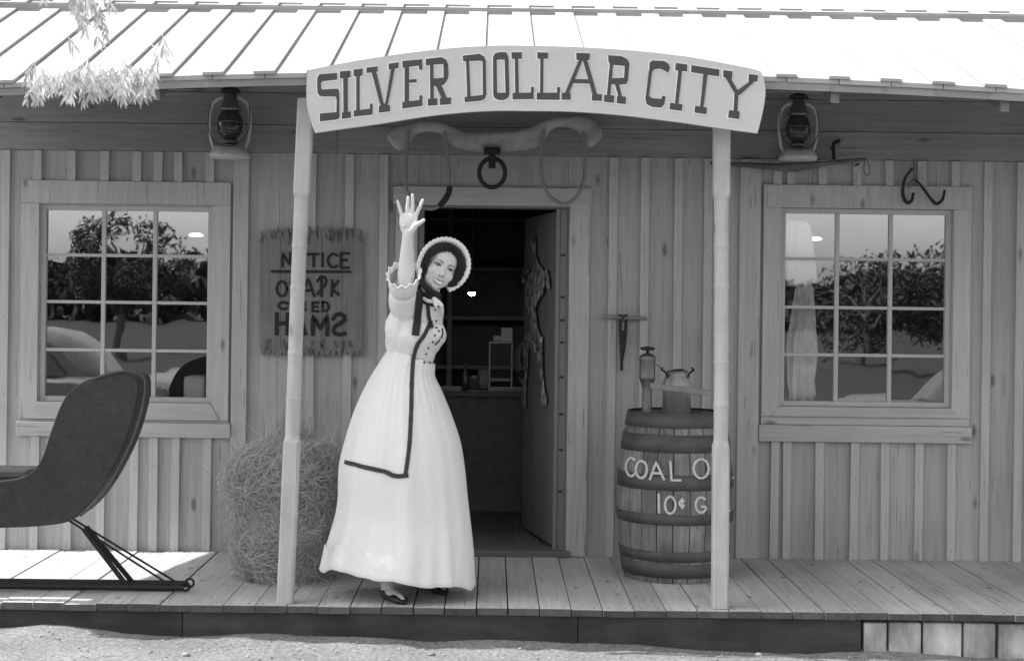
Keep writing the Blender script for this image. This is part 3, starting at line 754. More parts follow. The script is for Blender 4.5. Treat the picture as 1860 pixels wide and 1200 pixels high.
for i in range(61):
    f = i / 60; a = ipol(ta, f); b_ = ipol(ba, f); mid = (a + b_) / 2; h = max((b_ - a).length / 2, 2.0); dr = (a - b_).normalized() if (a - b_).length > .1 else Vector((0, -1, 0))
    ring = []
    for k in range(16):
        th = 2 * pi * k / 16; c = math.copysign(abs(cos(th)) ** .75, cos(th)); s_ = math.copysign(abs(sin(th)) ** .75, sin(th))
        q = mid + dr * h * c; wp = P(q.x, q.y, YY); ring.append((wp.x, YY + .055 * s_ * (.4 + .6 * min(1, h / 14)) + .003 * mnoise.noise(Vector((q.x * .05, q.y * .05, s_))), wp.z))
    rings.append(ring)
mb = MB(); mb.loft(rings); mb.build('yoke_beam', M['yoke'], K)
def bow(pts, lab=None):
    mb = MB(); mb.tube(smoothpts([P(x, y, YY - .065) for x, y in pts], 5), .0105, 10); return mb.build('yoke_bow', M['bow'], K)
b1 = bow([(741, 238), (740, 262), (737, 300), (737, 335), (744, 358), (762, 374), (785, 379), (803, 370), (813, 352), (816, 325), (814, 290), (811, 262), (806, 240)])
bow([(988, 236), (985, 262), (983, 300), (986, 330), (997, 354), (1015, 368), (1033, 369), (1050, 354), (1060, 330), (1063, 300), (1062, 262), (1058, 240)])
mb = MB(); mb.tube(smoothpts([P(x, y, YY - .082) for x, y in [(817, 338), (815, 350), (808, 363), (797, 375)]], 4), [.013, .016, .017, .017, .017, .017, .017, .017, .017, .017, .016, .014, .012], 10); mb.build('dark_bow_stretch', M['black'], b1)  # thicker dark stretch along the lower right of the left bow
R_ = empty('iron_ring', tuple(P(894, 318, YY - .08)), 'heavy black iron ring hanging from a staple at the middle of the yoke', 'ring')
mb = MB(); q = P(894, 314, YY - .085); mb.torus(q, .072, .0125, 'y', 32, 10, 1, 1.12); mb.build('ring', M['iron'], R_)
mb = MB(); a = P(894, 275, YY - .07); mb.box(a.x - .047, a.x + .047, YY - .105, YY - .045, a.z - .017, a.z + .02); c = P(894, 291, YY - .085); mb.box(c.x - .020, c.x + .020, YY - .104, YY - .068, c.z - .045, a.z - .0165)
mb.build('staple', M['iron'], R_, bevel=.006)

# ------------------------------------------------------------------ wooden bar (singletree) on the right wall, hook, tongs
SYY = -.10
mb = MB(); pts = [(1290, 296, 6), (1335, 299, 8), (1360, 300, 10), (1400, 303, 12), (1440, 304, 16), (1462, 302, 14), (1500, 297, 9), (1540, 293, 8), (1572, 289, 5)]
ps = smoothpts([P(x, y, SYY) for x, y, h in pts], 4); hs = [ipol([Vector((h, 0, 0)) for _, _, h in pts], i / (len(ps) - 1)).x * .0032 * .5 for i in range(len(ps))]
hs = [h * (1 + .12 * mnoise.noise(Vector((i * .7, 0, 0)))) for i, h in enumerate(hs)]
ST = empty('singletree', tuple(P(1440, 300, SYY)), 'long dark tapered wooden draft bar fixed to the wall under the right lantern', 'wooden bar')
mb.tube(ps, hs, 12); mb.build('bar', mat('oiled dark wood', .11, .8, .4, (5, 20, 20), .4, blotch=.3, blotch_scale=9), ST)
mb = MB(); mb.tube(smoothpts([P(x, y, SYY - .01) for x, y in [(1572, 289), (1569, 305), (1571, 316), (1577, 318), (1580, 308), (1577, 295), (1573, 288)]], 4), .0028, 6); mb.build('wire_loop', M['steel'], ST)
for px in (1338, 1440, 1560):
    mb = MB(); a = P(px, 298, SYY); mb.tube([(a.x, -.001, a.z), (a.x, SYY, a.z)], .006, 6); mb.build('mounting_peg', M['iron'], ST)
HK = empty('iron_hook', tuple(P(1517, 268, -.05)), 'small bent black iron hook standing up from the wooden bar beneath the siding', 'hook')
mb = MB(); mb.tube(smoothpts([P(1515, 290, -.07), P(1514, 275, -.07), P(1514, 262, -.07), P(1519, 258, -.08), P(1526, 256, -.09)], 4), [.010] * 9 + [.012] * 4 + [.013] * 4, 8); mb.build('shank', M['iron'], HK)
mb = MB(); a = P(1514, 268, -.07); mb.tube([(a.x, -.012, a.z), (a.x, -.07, a.z)], .006, 6); mb.build('wall_pin', M['iron'], HK)
TG = empty('ice_tongs', tuple(P(1670, 330, -.07)), 'curved dark iron tongs hanging over the top trim of the right window', 'tongs')
mb = MB(); mb.tube(smoothpts([P(x, y, -.06) for x, y in [(1661, 288), (1661, 310), (1662, 322), (1655, 332), (1650, 338)]], 4), .007, 8); mb.build('hanging_shank', M['steel'], TG)
def tong(pts, rr):
    mb = MB(); q = smoothpts([P(x, y, -.075) for x, y in pts], 5); mb.tube(q, [rr * (1 - .6 * abs(i / (len(q) - 1) - .6)) for i in range(len(q))], 8); mb.build('tong_arm', M['iron'], TG)
tong([(1657, 306), (1645, 322), (1640, 342), (1641, 358), (1648, 368), (1656, 364), (1659, 350)], .011)
tong([(1662, 326), (1672, 336), (1684, 352), (1693, 364), (1702, 370), (1712, 362), (1716, 345)], .010)

# ------------------------------------------------------------------ T-handled reamer on the wall
RM = empty('hand_reamer', tuple(P(1131, 580, -.04)), 'old tapered iron reamer with a wooden cross handle hung right of the doorway', 'tool')
mb = MB(); mb.tube([P(1092, 574, -.05), P(1132, 577, -.052), P(1175, 578, -.05)], [.009, .0115, .009], 10); mb.build('handle', M['bow'], RM)
mb = MB(); Yr = -.052
mb.tube([P(1132, 571, Yr), P(1132, 586, Yr)], [.027, .024], 4)
mb.tube([P(1132, 586, Yr), P(1132, 600, Yr), P(1131, 630, Yr), P(1129, 658, Yr), P(1129, 673, Yr)], [.024, .0235, .018, .0085, .010], 8); mb.build('tapered_blade', M['iron'], RM)
mb = MB(); mb.tube([P(1132, 584, Yr - .026), P(1131.5, 600, Yr - .027)], [.009, .006], 6); mb.torus(P(1132, 578, Yr - .028), .011, .0035, 'y', 14, 6); mb.build('eye_bolt', M['steel'], RM)
mb = MB(); a = P(1132, 577, 0); mb.tube([(a.x, -.001, a.z - .006), (a.x, -.05, a.z - .006)], .004, 6); mb.build('nail', M['iron'], RM)

# ------------------------------------------------------------------ barrel
BC = Vector((P(1226, 900, -.62).x, -.62, 0)); BH = .865
BR = empty('oak_barrel', tuple(BC), 'stained wooden barrel with dark hoops and chalky painted price, standing behind the right post', 'barrel')
def br(z): t = z / BH; return .262 + .046 * (1 - (2 * (t - .47)) ** 2) if True else 0
ns = 22; mb = MB()
for i in range(ns):
    a0, a1 = 2 * pi * (i + .03) / ns, 2 * pi * (i + .97) / ns; rr = rnd(-.0015, .0015)
    rings = []
    for j in range(17):
        z = BH * j / 16 + .001; r = br(z) + rr; r2 = r - .022
        rings.append([(BC.x + q * cos(a), BC.y + q * sin(a), z) for q, a in ((r2, a0), (r, a0), (r, a0 * .5 + a1 * .5), (r, a1), (r2, a1))])
    mb.loft(rings, True, False)
mb.build('stave', M['stave'], BR)
mb = MB(); mb.lathe([(.02, BH - .035), (br(BH) - .021, BH - .035), (br(BH) - .021, BH - .02), (.02, BH - .02)], BC, 32, smooth=False)
mb.build('barrel_head', M['stave'], BR)
def zfront(py): return P(1226, py, BC.y - .30).z
def hoop(p0, p1):
    z0, z1 = zfront(p1), zfront(p0); rings = []; mb = MB()
    for z, d in ((z0, -.002), (z0, .004), ((z0 + z1) / 2, .0045), (z1, .004), (z1, -.002)): rings.append([(BC.x + (br(z) + d) * cos(2 * pi * k / 48), BC.y + (br(z) + d) * sin(2 * pi * k / 48), z) for k in range(48)])
    mb.loft(rings, False, True); mb.build('hoop', M['hoop'], BR)
hoop(752, 779); hoop(791, 823); hoop(863, 891); hoop(935, 954); hoop(1003, 1022); hoop(1026, 1052)
def pb(px, py, l):
    # lay the mark on the bulging front of the cask
    q = P(px, py, BC.y - .3); dx = q.x - BC.x
    for _ in range(4):
        r = br(min(max(q.z, 0), BH)) + .005; dx = max(-r * .985, min(r * .985, q.x - BC.x)); yy = BC.y - math.sqrt(max(r * r - dx * dx, 1e-5)); q = P(px, py, yy)
    r = br(min(max(q.z, 0), BH)) + .0052 + l; dx = max(-r * .98, min(r * .98, q.x - BC.x)); a = math.asin(dx / r)
    return Vector((BC.x + r * sin(a), BC.y - r * cos(a), q.z))
ct = Z(1080, 720, 3.333, [arc(222, 425, 32, 55, 50, 310), arc(283, 440, 34, 52, 0, 360), [(335, 498), (372, 395), (420, 500)], [(350, 462), (402, 464)], [(458, 392), (466, 505), (520, 506)], arc(645, 435, 46, 58, 0, 360), [(745, 380), (748, 495)], [(800, 378), (803, 492), (835, 490)],
 [(388, 592), (391, 700)], arc(458, 656, 32, 52, 0, 360), arc(530, 645, 16, 18, 50, 310), [(530, 618), (531, 672)], arc(645, 655, 34, 46, 50, 330) + [(672, 665), (650, 665)], [(715, 700), (738, 610), (765, 695)], [(724, 670), (756, 668)], [(785, 612), (788, 690), (815, 688)]])
mb = MB(); strokes(mb, ct, 4.3, pb, .0012); mb.build('lettering', M['chalk'], BR)

# pump on the barrel
def onbar(px): q = P(px, 745, BC.y - .12); return Vector((q.x, BC.y - .12, BH - .02))
pc = onbar(1175)
def zpump(py): return P(1175, py, BC.y - .12).z
PM = empty('barrel_pump', tuple(pc), 'tarnished metal hand pump with round knob and long spout on top of the barrel', 'pump')
mb = MB(); mb.lathe([(.026, pc.z), (.026, zpump(728)), (.024, zpump(706)), (.0245, zpump(704)), (.040, zpump(690)), (.042, zpump(689))], (pc.x, pc.y, 0), 20); mb.build('standpipe', M['steel'], PM)
mb = MB(); mb.lathe([(.040, zpump(689)), (.044, zpump(688)), (.042, zpump(684)), (.042, zpump(654)), (.044, zpump(652)), (.043, zpump(648)), (.032, zpump(643)), (.012, zpump(641))], (pc.x, pc.y, 0), 24); mb.build('pump_cylinder', M['steel'], PM)
mb = MB(); mb.lathe([(.007, zpump(643)), (.007, zpump(637)), (.012, zpump(636.5)), (.036, zpump(635.5)), (.040, zpump(633)), (.036, zpump(630.5)), (.010, zpump(629))], (pc.x, pc.y, 0), 20); mb.build('plunger_knob', M['iron'], PM)
mb = MB(); a = P(1181, 700, pc.y - .02); b_ = P(1330, 719, pc.y - .03)
rings = [[(q.x, q.y + dy, q.z + dz) for dy, dz in ((-.014, -.014), (.014, -.014), (.014, .016), (-.014, .016))] for q in (a, b_)]
mb.loft(rings, True, False); mb.build('spout', M['bow'], PM, bevel=.003)
mb = MB(); mb.tube(smoothpts([P(1189, 660, pc.y), P(1200, 668, pc.y + .02), P(1207, 676, pc.y + .05)], 4), .002, 5); mb.build('chain', M['iron'], PM)
cc = Vector((P(1229, 745, BC.y + .03).x, BC.y + .03, BH - .02))
def zc(py): return P(1229, py, cc.y).z
MC = empty('metal_can', tuple(cc), 'squat galvanised can with wire handles sitting on the barrel behind the spout', 'can')
mb = MB(); mb.lathe([(.070, cc.z + .001), (.077, cc.z + .004), (.077, zc(705)), (.079, zc(703)), (.077, zc(701)), (.076, zc(692)), (.058, zc(682)), (.055, zc(676)), (.060, zc(673))], (cc.x, cc.y, 0), 28, caps=True); mb.build('can_body', M['tin'], MC)
for sg in (-1, 1):
    mb = MB(); mb.tube(smoothpts([(cc.x + sg * .050, cc.y - .03, zc(690)), (cc.x + sg * .062, cc.y - .035, zc(677)), (cc.x + sg * .085, cc.y - .03, zc(671)), (cc.x + sg * .078, cc.y, zc(668))], 4), .0055, 7); mb.build('ear_handle', M['iron'], MC)
mb = MB(); mb.tube(smoothpts([(cc.x - .05, cc.y - .02, zc(676)), (cc.x - .02, cc.y - .04, zc(672)), (cc.x + .02, cc.y - .04, zc(671)), (cc.x + .05, cc.y - .02, zc(676))], 4), .006, 7); mb.build('bail_handle', M['iron'], MC)
mb = MB(); mb.lathe([(.02, 0), (.054, .002), (.054, .008), (.02, .012)], (cc.x, cc.y, zc(677)), 24); mb.build('lid', M['steel'], MC)

# ------------------------------------------------------------------ animal hide on the door
HD = empty('animal_hide', tuple(HG + DD * .4 + Vector((0, 0, 1.2))), 'stiff dried animal pelt with long legs stretched on the inside of the open door', 'hide')
def DPt(px, py, out=.0):
    s = (1007 - px) / 57 * DW; q = HG + DD * s + DN * (.004 + out); z = P(px, py, q.y).z; return Vector((q.x, q.y, z))
DN2 = -DN if (DN.y > 0) else DN
side = 1 if DN.x < 0 else -1
def DPt(px, py, out=.0):
    s = (1007 - px) / 57 * DW; q = HG + DD * s; nn_ = DN * side; f = .004 + out if side == 1 else .039 + out
    q = q + nn_ * f; z = P(px, py, q.y).z; return Vector((q.x, q.y, z))
def limb(mb, pts, seg=10):
    """pts: (px, py, halfwidth_px, lift)"""
    sp = smoothpts([(x, y, 0) for x, y, h, l in pts], 4); hh = smoothpts([(h, l, 0) for x, y, h, l in pts], 4); rings = []
    for i, (p, h) in enumerate(zip(sp, hh)):
        d = sp[min(i + 1, len(sp) - 1)] - sp[max(i - 1, 0)]; d.normalize(); nrm = Vector((-d.y, d.x, 0)); ring = []
        for k in range(seg):
            th = 2 * pi * k / seg; off = nrm * cos(th) * h.x * (1 + .35 * mnoise.noise(Vector((p.x * .2, p.y * .12, k * .6)))); q = p + off
            ring.append(DPt(q.x, q.y, .008 + h.y * .45 * (sin(th) * .5 + .5) * (1 + .6 * mnoise.noise(Vector((q.x * .3, q.y * .3, 2))))))
        rings.append(ring)
    mb.loft(rings)
mb = MB(); limb(mb, [(972, 430, 2, .01), (972, 436, 4, .03), (973, 455, 2.5, .02), (977, 475, 3, .03), (980, 490, 9, .04), (978, 510, 17, .04), (975, 530, 15, .05), (969, 552, 12, .05), (972, 570, 6, .04), (976, 600, 8, .05), (978, 620, 12, .05), (978, 640, 6, .02)]); mb.build('pelt_body', M['hide'], HD)
for pts in ([(962, 487, 5, .03), (955, 500, 4, .03), (953, 515, 2, .01)], [(992, 492, 5, .03), (997, 510, 4, .03), (998, 525, 2, .01)], [(962, 610, 4, .03), (960, 640, 4.5, .04), (961, 670, 3, .03), (958, 700, 2.5, .02), (957, 735, 4, .03), (957, 742, 2, .01)], [(985, 612, 5, .03), (986, 640, 4.5, .04), (988, 670, 3, .03), (991, 700, 2.5, .02), (993, 725, 5, .03), (994, 737, 3, .01)]):
    mb = MB(); limb(mb, pts); mb.build('pelt_leg', M['hide'], HD)
mb = MB(); limb(mb, [(953, 622, 3, .02), (945, 640, 5, .03), (944, 660, 6, .03), (950, 685, 4, .03), (955, 700, 2, .01)]); mb.build('pelt_tail', M['door'], HD)

# ------------------------------------------------------------------ dry brush heap
BS = Vector((P(520, 1000, -.86).x, -.86, 0))
BRH = empty('brush_heap', tuple(BS), 'tall tangled heap of dry brush and weeds behind the left porch post', 'brush heap')
def rad_at(z): return sm_table([(0, .20), (.06, .24), (.20, .275), (.36, .275), (.44, .305), (.56, .305), (.62, .29), (.67, .26), (.70, .21), (.73, .12)], z)
def lump(th, z): return 1 + .25 * mnoise.noise(Vector((cos(th) * 1.6, sin(th) * 1.6, z * 5))) + .07 * mnoise.noise(Vector((cos(th) * 5, sin(th) * 5, z * 14)))
def heap(nm, cnt, m, rr, lo, hi, seed, ln=(.08, .26)):
    rs = random.Random(seed); mb = MB()
    for i in range(cnt):
        z = rs.uniform(.01, .69); th = rs.uniform(0, 2 * pi)
        if rs.random() < .6 and sin(th) > 0: th = -th
        R0 = rad_at(z) * lump(th, z) * rs.uniform(lo, hi)
        p = Vector((BS.x + R0 * cos(th), BS.y + R0 * sin(th) * .85, z)); tang = Vector((-sin(th), cos(th), 0)); rad = Vector((cos(th), sin(th), 0))
        fa = 2.6 * mnoise.noise(Vector((cos(th) * 1.5, sin(th) * 1.5 + seed, z * 4.2))) + rs.gauss(0, .55)
        d = (tang * cos(fa) + Vector((0, 0, 1)) * sin(fa)).normalized() * rs.choice((-1, 1)) + rad * rs.gauss(.05, .18)
        d.normalize(); Ln = rs.uniform(*ln); n = 7; pts = [p]; ax_ = rad + Vector((rs.gauss(0, .3), rs.gauss(0, .3), rs.gauss(0, .3))); cur = rs.gauss(0, 1.0) * 6.0
        rot = Matrix.Rotation(cur * Ln / n, 3, ax_.normalized()); stray = rs.random() < .14
        for j in range(n):
            d = (rot @ d + Vector((rs.gauss(0, .05), rs.gauss(0, .05), rs.gauss(0, .05)))).normalized()
            q = pts[-1] + d * Ln / n
            if not stray:
                tq = math.atan2((q.y - BS.y) / .85, q.x - BS.x); hr = math.hypot(q.x - BS.x, (q.y - BS.y) / .85); mxr = rad_at(q.z) * lump(tq, q.z) * (hi + .03)
                if hr > mxr: q.x = BS.x + (q.x - BS.x) * mxr / hr; q.y = BS.y + (q.y - BS.y) * mxr / hr
            q.y = min(q.y, -.03); q.z = max(q.z, .006); pts.append(q)
        mb.tube(pts, [rr * (1 - .5 * j / n) for j in range(n + 1)], 3, caps=False, smooth=False)
    return mb.build(nm, m, BRH, fix=False)
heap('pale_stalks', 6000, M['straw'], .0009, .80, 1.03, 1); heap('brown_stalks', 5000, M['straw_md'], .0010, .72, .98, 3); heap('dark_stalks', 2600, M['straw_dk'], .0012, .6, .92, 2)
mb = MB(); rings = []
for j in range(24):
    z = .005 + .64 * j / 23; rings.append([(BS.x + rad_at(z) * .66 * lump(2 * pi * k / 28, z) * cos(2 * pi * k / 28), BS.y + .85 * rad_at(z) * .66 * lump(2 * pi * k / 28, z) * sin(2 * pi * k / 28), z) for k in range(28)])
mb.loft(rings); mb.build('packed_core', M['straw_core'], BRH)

# loose stalks fallen on the boards round the heap
mb = MB(); rs = random.Random(44)
for i in range(260):
    th = rs.uniform(0, 2 * pi); rr_ = .22 + abs(rs.gauss(0, .16)); x_, y_ = BS.x + rr_ * cos(th), min(BS.y + rr_ * sin(th), -.04); a_ = rs.uniform(0, pi); l_ = rs.uniform(.02, .10)
    if y_ < -1.58: continue
    mb.tube([(x_, y_, .005), (x_ + l_ * .5 * cos(a_), y_ + l_ * .5 * sin(a_), .007 + rs.uniform(0, .012)), (x_ + l_ * cos(a_ + .2), min(y_ + l_ * sin(a_ + .2), -.03), .005)], .001, 3, caps=False)
tag(mb.build('loose_straw', M['straw'], fix=False), 'loose bits of straw fallen on the boards around the brush heap', 'straw', kind='stuff')

# ------------------------------------------------------------------ black sleigh at the left
SLX = -1.30
SL = empty('cutter_sleigh', tuple(P(100, 1000, -1.3)), 'old black sleigh with curved back and iron runners at the left end of the porch', 'sleigh')
side_ = [(170, 688), (200, 678), (228, 674), (248, 676), (260, 684), (264, 700), (261, 728), (252, 765), (238, 805), (217, 848), (195, 885), (172, 914), (145, 936), (108, 945), (20, 950), (-140, 948), (-215, 930), (-262, 890), (-285, 830), (-292, 770), (-310, 720), (-335, 690), (-322, 678), (-292, 700), (-268, 750), (-245, 800), (-215, 845), (-150, 866), (-40, 868), (50, 862), (88, 835), (108, 780), (128, 728), (148, 702)]
y0s, y1s = -1.46, -1.16
def spoly(pl): return [P2(x, y, -1.3) for x, y in pl]
so = [(v.x, v.y) for v in smoothpts([(x, y, 0) for x, y in side_ + side_[:1]], 3)][:-1]
mb = MB(); mb.prism(spoly(so), y0s, y1s); mb.build('body_shell', M['sleigh'], SL, bevel=.006)
mb = MB(); mb.tube([P(x, y, y0s - .004) for x, y in [(v.x, v.y) for v in smoothpts([(a, b_, 0) for a, b_ in side_[:13]], 4)]], .007, 6, caps=True); mb.build('body_rail', mat('worn black rail', .07, .4, .2, (20, 20, 20), .1), SL)
mb = MB(); q = P(0, 885, -1.3); mb.box(q.x - .30, q.x + .22, y0s + .02, y1s - .02, q.z, q.z + .10); mb.build('seat_cushion', M['black'], SL, bevel=.03)
for yr in (-1.28, -1.17):
    mb = MB(); rp = [(338, 1068), (330, 1071), (300, 1072), (200, 1072), (60, 1072), (-150, 1072), (-300, 1070), (-390, 1050), (-440, 1000), (-445, 940), (-410, 905)]
    rp = [P(x, y - (1072 - 550) * 0, -1.2) for x, y in rp]; rp = [Vector((p.x, yr, max(p.z, .022))) for p in rp]
    mb.tube(smoothpts(rp, 5), .017, 8); mb.torus((rp[0].x + .012, yr, rp[0].z + .006), .020, .006, 'y', 16, 6); mb.build('runner', M['iron'], SL)
    for (a, b_, r_) in (((160, 955), (237, 1066), .013), ((110, 925), (318, 1066), .0055), ((-60, 945), (-40, 1068), .012), ((-200, 935), (-230, 1066), .012)):
        mb = MB(); pa, pb_ = P(*a, -1.25), P(*b_, -1.2); mb.tube([(pa.x, (y0s + y1s) / 2 + (.03 if yr > -1.2 else -.03), pa.z), (pb_.x, yr, max(pb_.z, .03))], r_, 8); mb.build('strut', M['iron'], SL)

# ------------------------------------------------------------------ things inside the shop
def thing_mesh(mb, name, m, label, cat, group=None, bevel=0): return tag(mb.build(name, m, None, bevel=bevel), label, cat, group)
CN = empty('shop_counter', (0.2, 1.9, 0), 'dark wooden counter deep inside the doorway', 'counter')
mb = MB(); mb.box(-1.5, .62, 1.75, 2.25, .02, .80); mb.build('cabinet', M['floor_in'], CN); mb = MB(); mb.box(-1.55, .66, 1.70, 2.30, .801, .84); mb.build('counter_top', M['door'], CN, bevel=.004)
q = P(911, 690, 1.85)
CA = empty('glass_display_case', tuple(q), 'small glass case with pale metal edges on the counter inside the door', 'display case')
def at_in(px, py, Y=1.85): return P(px, py, Y)
a = at_in(889, 688); b_ = at_in(930, 622); zb = .842
mb = MB(); e = .004
X0, X1, Z0, Z1, Y0, Y1 = a.x, b_.x, zb, b_.z, 1.76, 1.98
for x in (X0, X1):
    for y in (Y0, Y1): mb.box(x - e, x + e, y - e, y + e, Z0, Z1)
for z in (Z0 + e, Z0 + .07, Z1):
    for y in (Y0, Y1): mb.box(X0 + e, X1 - e, y - e, y + e, z - e, z + e)
mb.build('case_edge', M['tin'], CA)
mb = MB(); mb.box(X0 + .002, X1 - .002, Y0 + .002, Y1 - .002, Z0 + .07, Z1 - .002); mb.build('case_glass', M['jar'], CA)
a = at_in(914, 617); mb = MB(); mb.box(a.x, a.x + .075, 1.80, 1.90, a.z - .0, a.z + .09)
zb2 = Z1 + .005
mb = MB(); mb.box(X1 - .075, X1 + .002, 1.80, 1.92, zb2, zb2 + .095)
thing_mesh(mb, 'white_card_box', M['paper'], 'small white card box on top of the glass case inside the door', 'box', bevel=.003)
mb = MB(); mb.lathe([(.012, zb2), (.028, zb2 + .005), (.030, zb2 + .03), (.018, zb2 + .042)], (X0 + .05, 1.84, 0), 16); thing_mesh(mb, 'china_bowl', M['paper'], 'small pale bowl left of the card box on the glass case', 'bowl')
q = P(857, 533, 2.6)
LP = empty('hanging_lamp', (q.x, 2.6, q.z), 'lit hanging lamp deep in the dark shop, seen just right of the bonnet', 'lamp')
mb = MB(); mb.lathe([(.008, .013), (.022, .011), (.028, .002), (.020, -.010), (.008, -.014)], q, 20); mb.build('lamp_globe', emis('lit lamp globe', 60.0), LP)
mb = MB(); mb.lathe([(.012, .016), (.03, .015), (.06, .005), (.03, .022), (.012, .04)], q, 20); mb.tube([(q.x, q.y, q.z + .05), (q.x, q.y, 2.62)], .005, 6); mb.build('lamp_shade', M['steel'], LP)
for (px, py, Y, lb) in ((1480, 436, .9, 'lit shallow ceiling lamp behind the top left pane of the right window'), (356, 429, .9, 'lit shallow ceiling lamp behind the top right pane of the left window')):
    q = P(px, py, Y); L2 = empty('ceiling_lamp', tuple(q), lb, 'lamp')
    mb = MB(); mb.lathe([(.01, .0), (.040, .0), (.046, .008), (.02, .018)], q, 20); mb.build('lamp_diffuser', emis('lit diffuser', 2.5), L2)
    mb = MB(); mb.lathe([(.008, .02), (.05, .0185), (.03, .035), (.008, .05)], q, 20); mb.tube([(q.x, q.y, q.z + .045), (q.x, q.y, 2.62)], .004, 6); mb.build('lamp_housing', M['tin'], L2)
# shelves with jars behind the counter
SH = empty('wall_shelf', (-.1, 3.9, 0), 'tall dark shelf unit against the back wall of the shop', 'shelf')
for z in (.5, .9, 1.3, 1.7, 2.1):
    mb = MB(); mb.box(-1.6, .9, 3.85, 4.15, z, z + .03); mb.build('shelf_board', M['door'], SH)
for x in (-1.6, -.35, .9):
    mb = MB(); mb.box(x - .02, x + .02, 3.84, 4.18, .02, 2.2); mb.build('upright', M['door'], SH)
def counter_thing(nm, px, Yc, prof, m, lb, cat):
    x = P(px, 620, Yc).x; mb = MB(); mb.lathe([(r, .8415 + z) for r, z in prof], (x, Yc, 0), 18); thing_mesh(mb, nm, m, lb, cat)
counter_thing('glass_bottle', 846, 1.85, [(.02, 0), (.026, .004), (.026, .10), (.010, .13), (.010, .17), (.012, .175)], M['steel'], 'narrow-necked bottle on the counter just right of the dress', 'bottle')
counter_thing('round_tin', 862, 1.95, [(.02, 0), (.038, .002), (.038, .07), (.040, .072), (.040, .085), (.01, .088)], M['tin'], 'low round tin standing between the bottle and the crock on the counter', 'tin')
counter_thing('stoneware_crock', 880, 1.98, [(.02, 0), (.042, .004), (.05, .05), (.046, .10), (.038, .12), (.042, .13), (.03, .132)], M['block'], 'small stoneware crock on the counter left of the glass case', 'crock')
# pale cloth hanging just inside the right window
def cloth(name, pts, Y, amp, m, seed, parent=None):
    """pts rows: (py, px0, px1); a wavy sheet with thickness"""
    mb = MB(); nx_ = 26; rows = []
    for (py, a, b_) in pts:
        row = []
        for i in range(nx_ + 1):
            f = i / nx_; px = a + (b_ - a) * f; dy = amp * (mnoise.noise(Vector((px * .11, py * .012, seed))) + .6 * mnoise.noise(Vector((px * .3, py * .03, seed + 4)))); row.append(P(px, py, Y + dy))
        rows.append(row)
    n_ = nx_ + 1; vs = [p for r in rows for p in r]; k = len(vs); vs += [p + Vector((0, .006, 0)) for p in vs[:k]]
    fs = []
    for j in range(len(rows) - 1):
        for i in range(nx_): a = j * n_ + i; fs += [(a, a + 1, a + n_ + 1, a + n_), (a + k, a + n_ + k, a + n_ + 1 + k, a + 1 + k)]
        a = j * n_; fs += [(a, a + n_, a + n_ + k, a + k), (a + nx_, a + nx_ + k, a + nx_ + n_ + k, a + nx_ + n_)]
    e = (len(rows) - 1) * n_
    for i in range(nx_): fs += [(i, i + k, i + 1 + k, i + 1), (e + i, e + i + 1, e + i + 1 + k, e + i + k)]
    mb.add(vs, fs, True); return mb.build(name, m, parent, fix=False)
G1 = empty('hanging_bonnet', tuple(P(1450, 440, .14)), 'large white cloth bonnet hanging behind the left panes of the right window', 'bonnet')
cloth('bonnet_crown', [(400, 1434, 1462), (408, 1428, 1472), (425, 1427, 1475), (450, 1427, 1478), (475, 1427, 1482), (500, 1427, 1484), (514, 1427, 1483), (520, 1427, 1450)], .085, .015, M['white'], 1, G1)
G2 = empty('hanging_dress', tuple(P(1455, 620, .17)), 'long crumpled pale garment hanging below the bonnet in the right window', 'garment')
cloth('garment_cloth', [(510, 1450, 1470), (525, 1444, 1478), (550, 1440, 1480), (580, 1436, 1482), (610, 1430, 1484), (640, 1428, 1486), (665, 1430, 1484), (690, 1430, 1480), (715, 1434, 1482), (727, 1432, 1478)], .12, .045, M['lace'], 8, G2)
# left window: folded white cloth, jug and a cow horn
mb = MB(); a = P(336, 719, .16); b_ = P(376, 682, .16); mb.box(a.x, b_.x, .10, .30, a.z - .03, b_.z); o = thing_mesh(mb, 'folded_linen', M['white'], 'folded white linen stacked in the lower right pane of the left window', 'linen', bevel=.02)
JG = empty('pottery_jug', tuple(P(292, 722, .16)), 'small pottery jug with a looped handle behind the bottom panes of the left window', 'jug')
q = P(284, 725, .16); mb = MB(); mb.lathe([(.03, -.05), (.04, -.04), (.045, .02), (.03, .05), (.022, .06), (.027, .075)], q, 18); mb.build('jug_body', M['steel'], JG)
mb = MB(); mb.tube(smoothpts([(q.x + .02, .16, q.z + .06), (q.x + .06, .16, q.z + .065), (q.x + .07, .16, q.z + .02), (q.x + .04, .16, q.z - .01)], 4), .006, 7); mb.build('jug_handle', M['tin'], JG)
HN = empty('cow_horn', tuple(P(315, 565, .12)), 'curved dark cow horn hanging on a cord behind the middle of the left window', 'horn')
mb = MB(); ps = smoothpts([P(283, 552, .12), P(298, 568, .12), P(320, 576, .12), P(340, 570, .12), P(352, 556, .12)], 5); mb.tube(ps, [.018 - .014 * i / (len(ps) - 1) for i in range(len(ps))], 9); mb.build('horn', M['iron'], HN)
mb = MB(); mb.tube([P(298, 566, .12), P(312, 400, .12), P(316, 330, .12)], .0012, 5); mb.tube([P(340, 570, .12), P(318, 400, .12), P(316, 330, .12)], .0012, 5); mb.build('cord', M['iron'], HN)
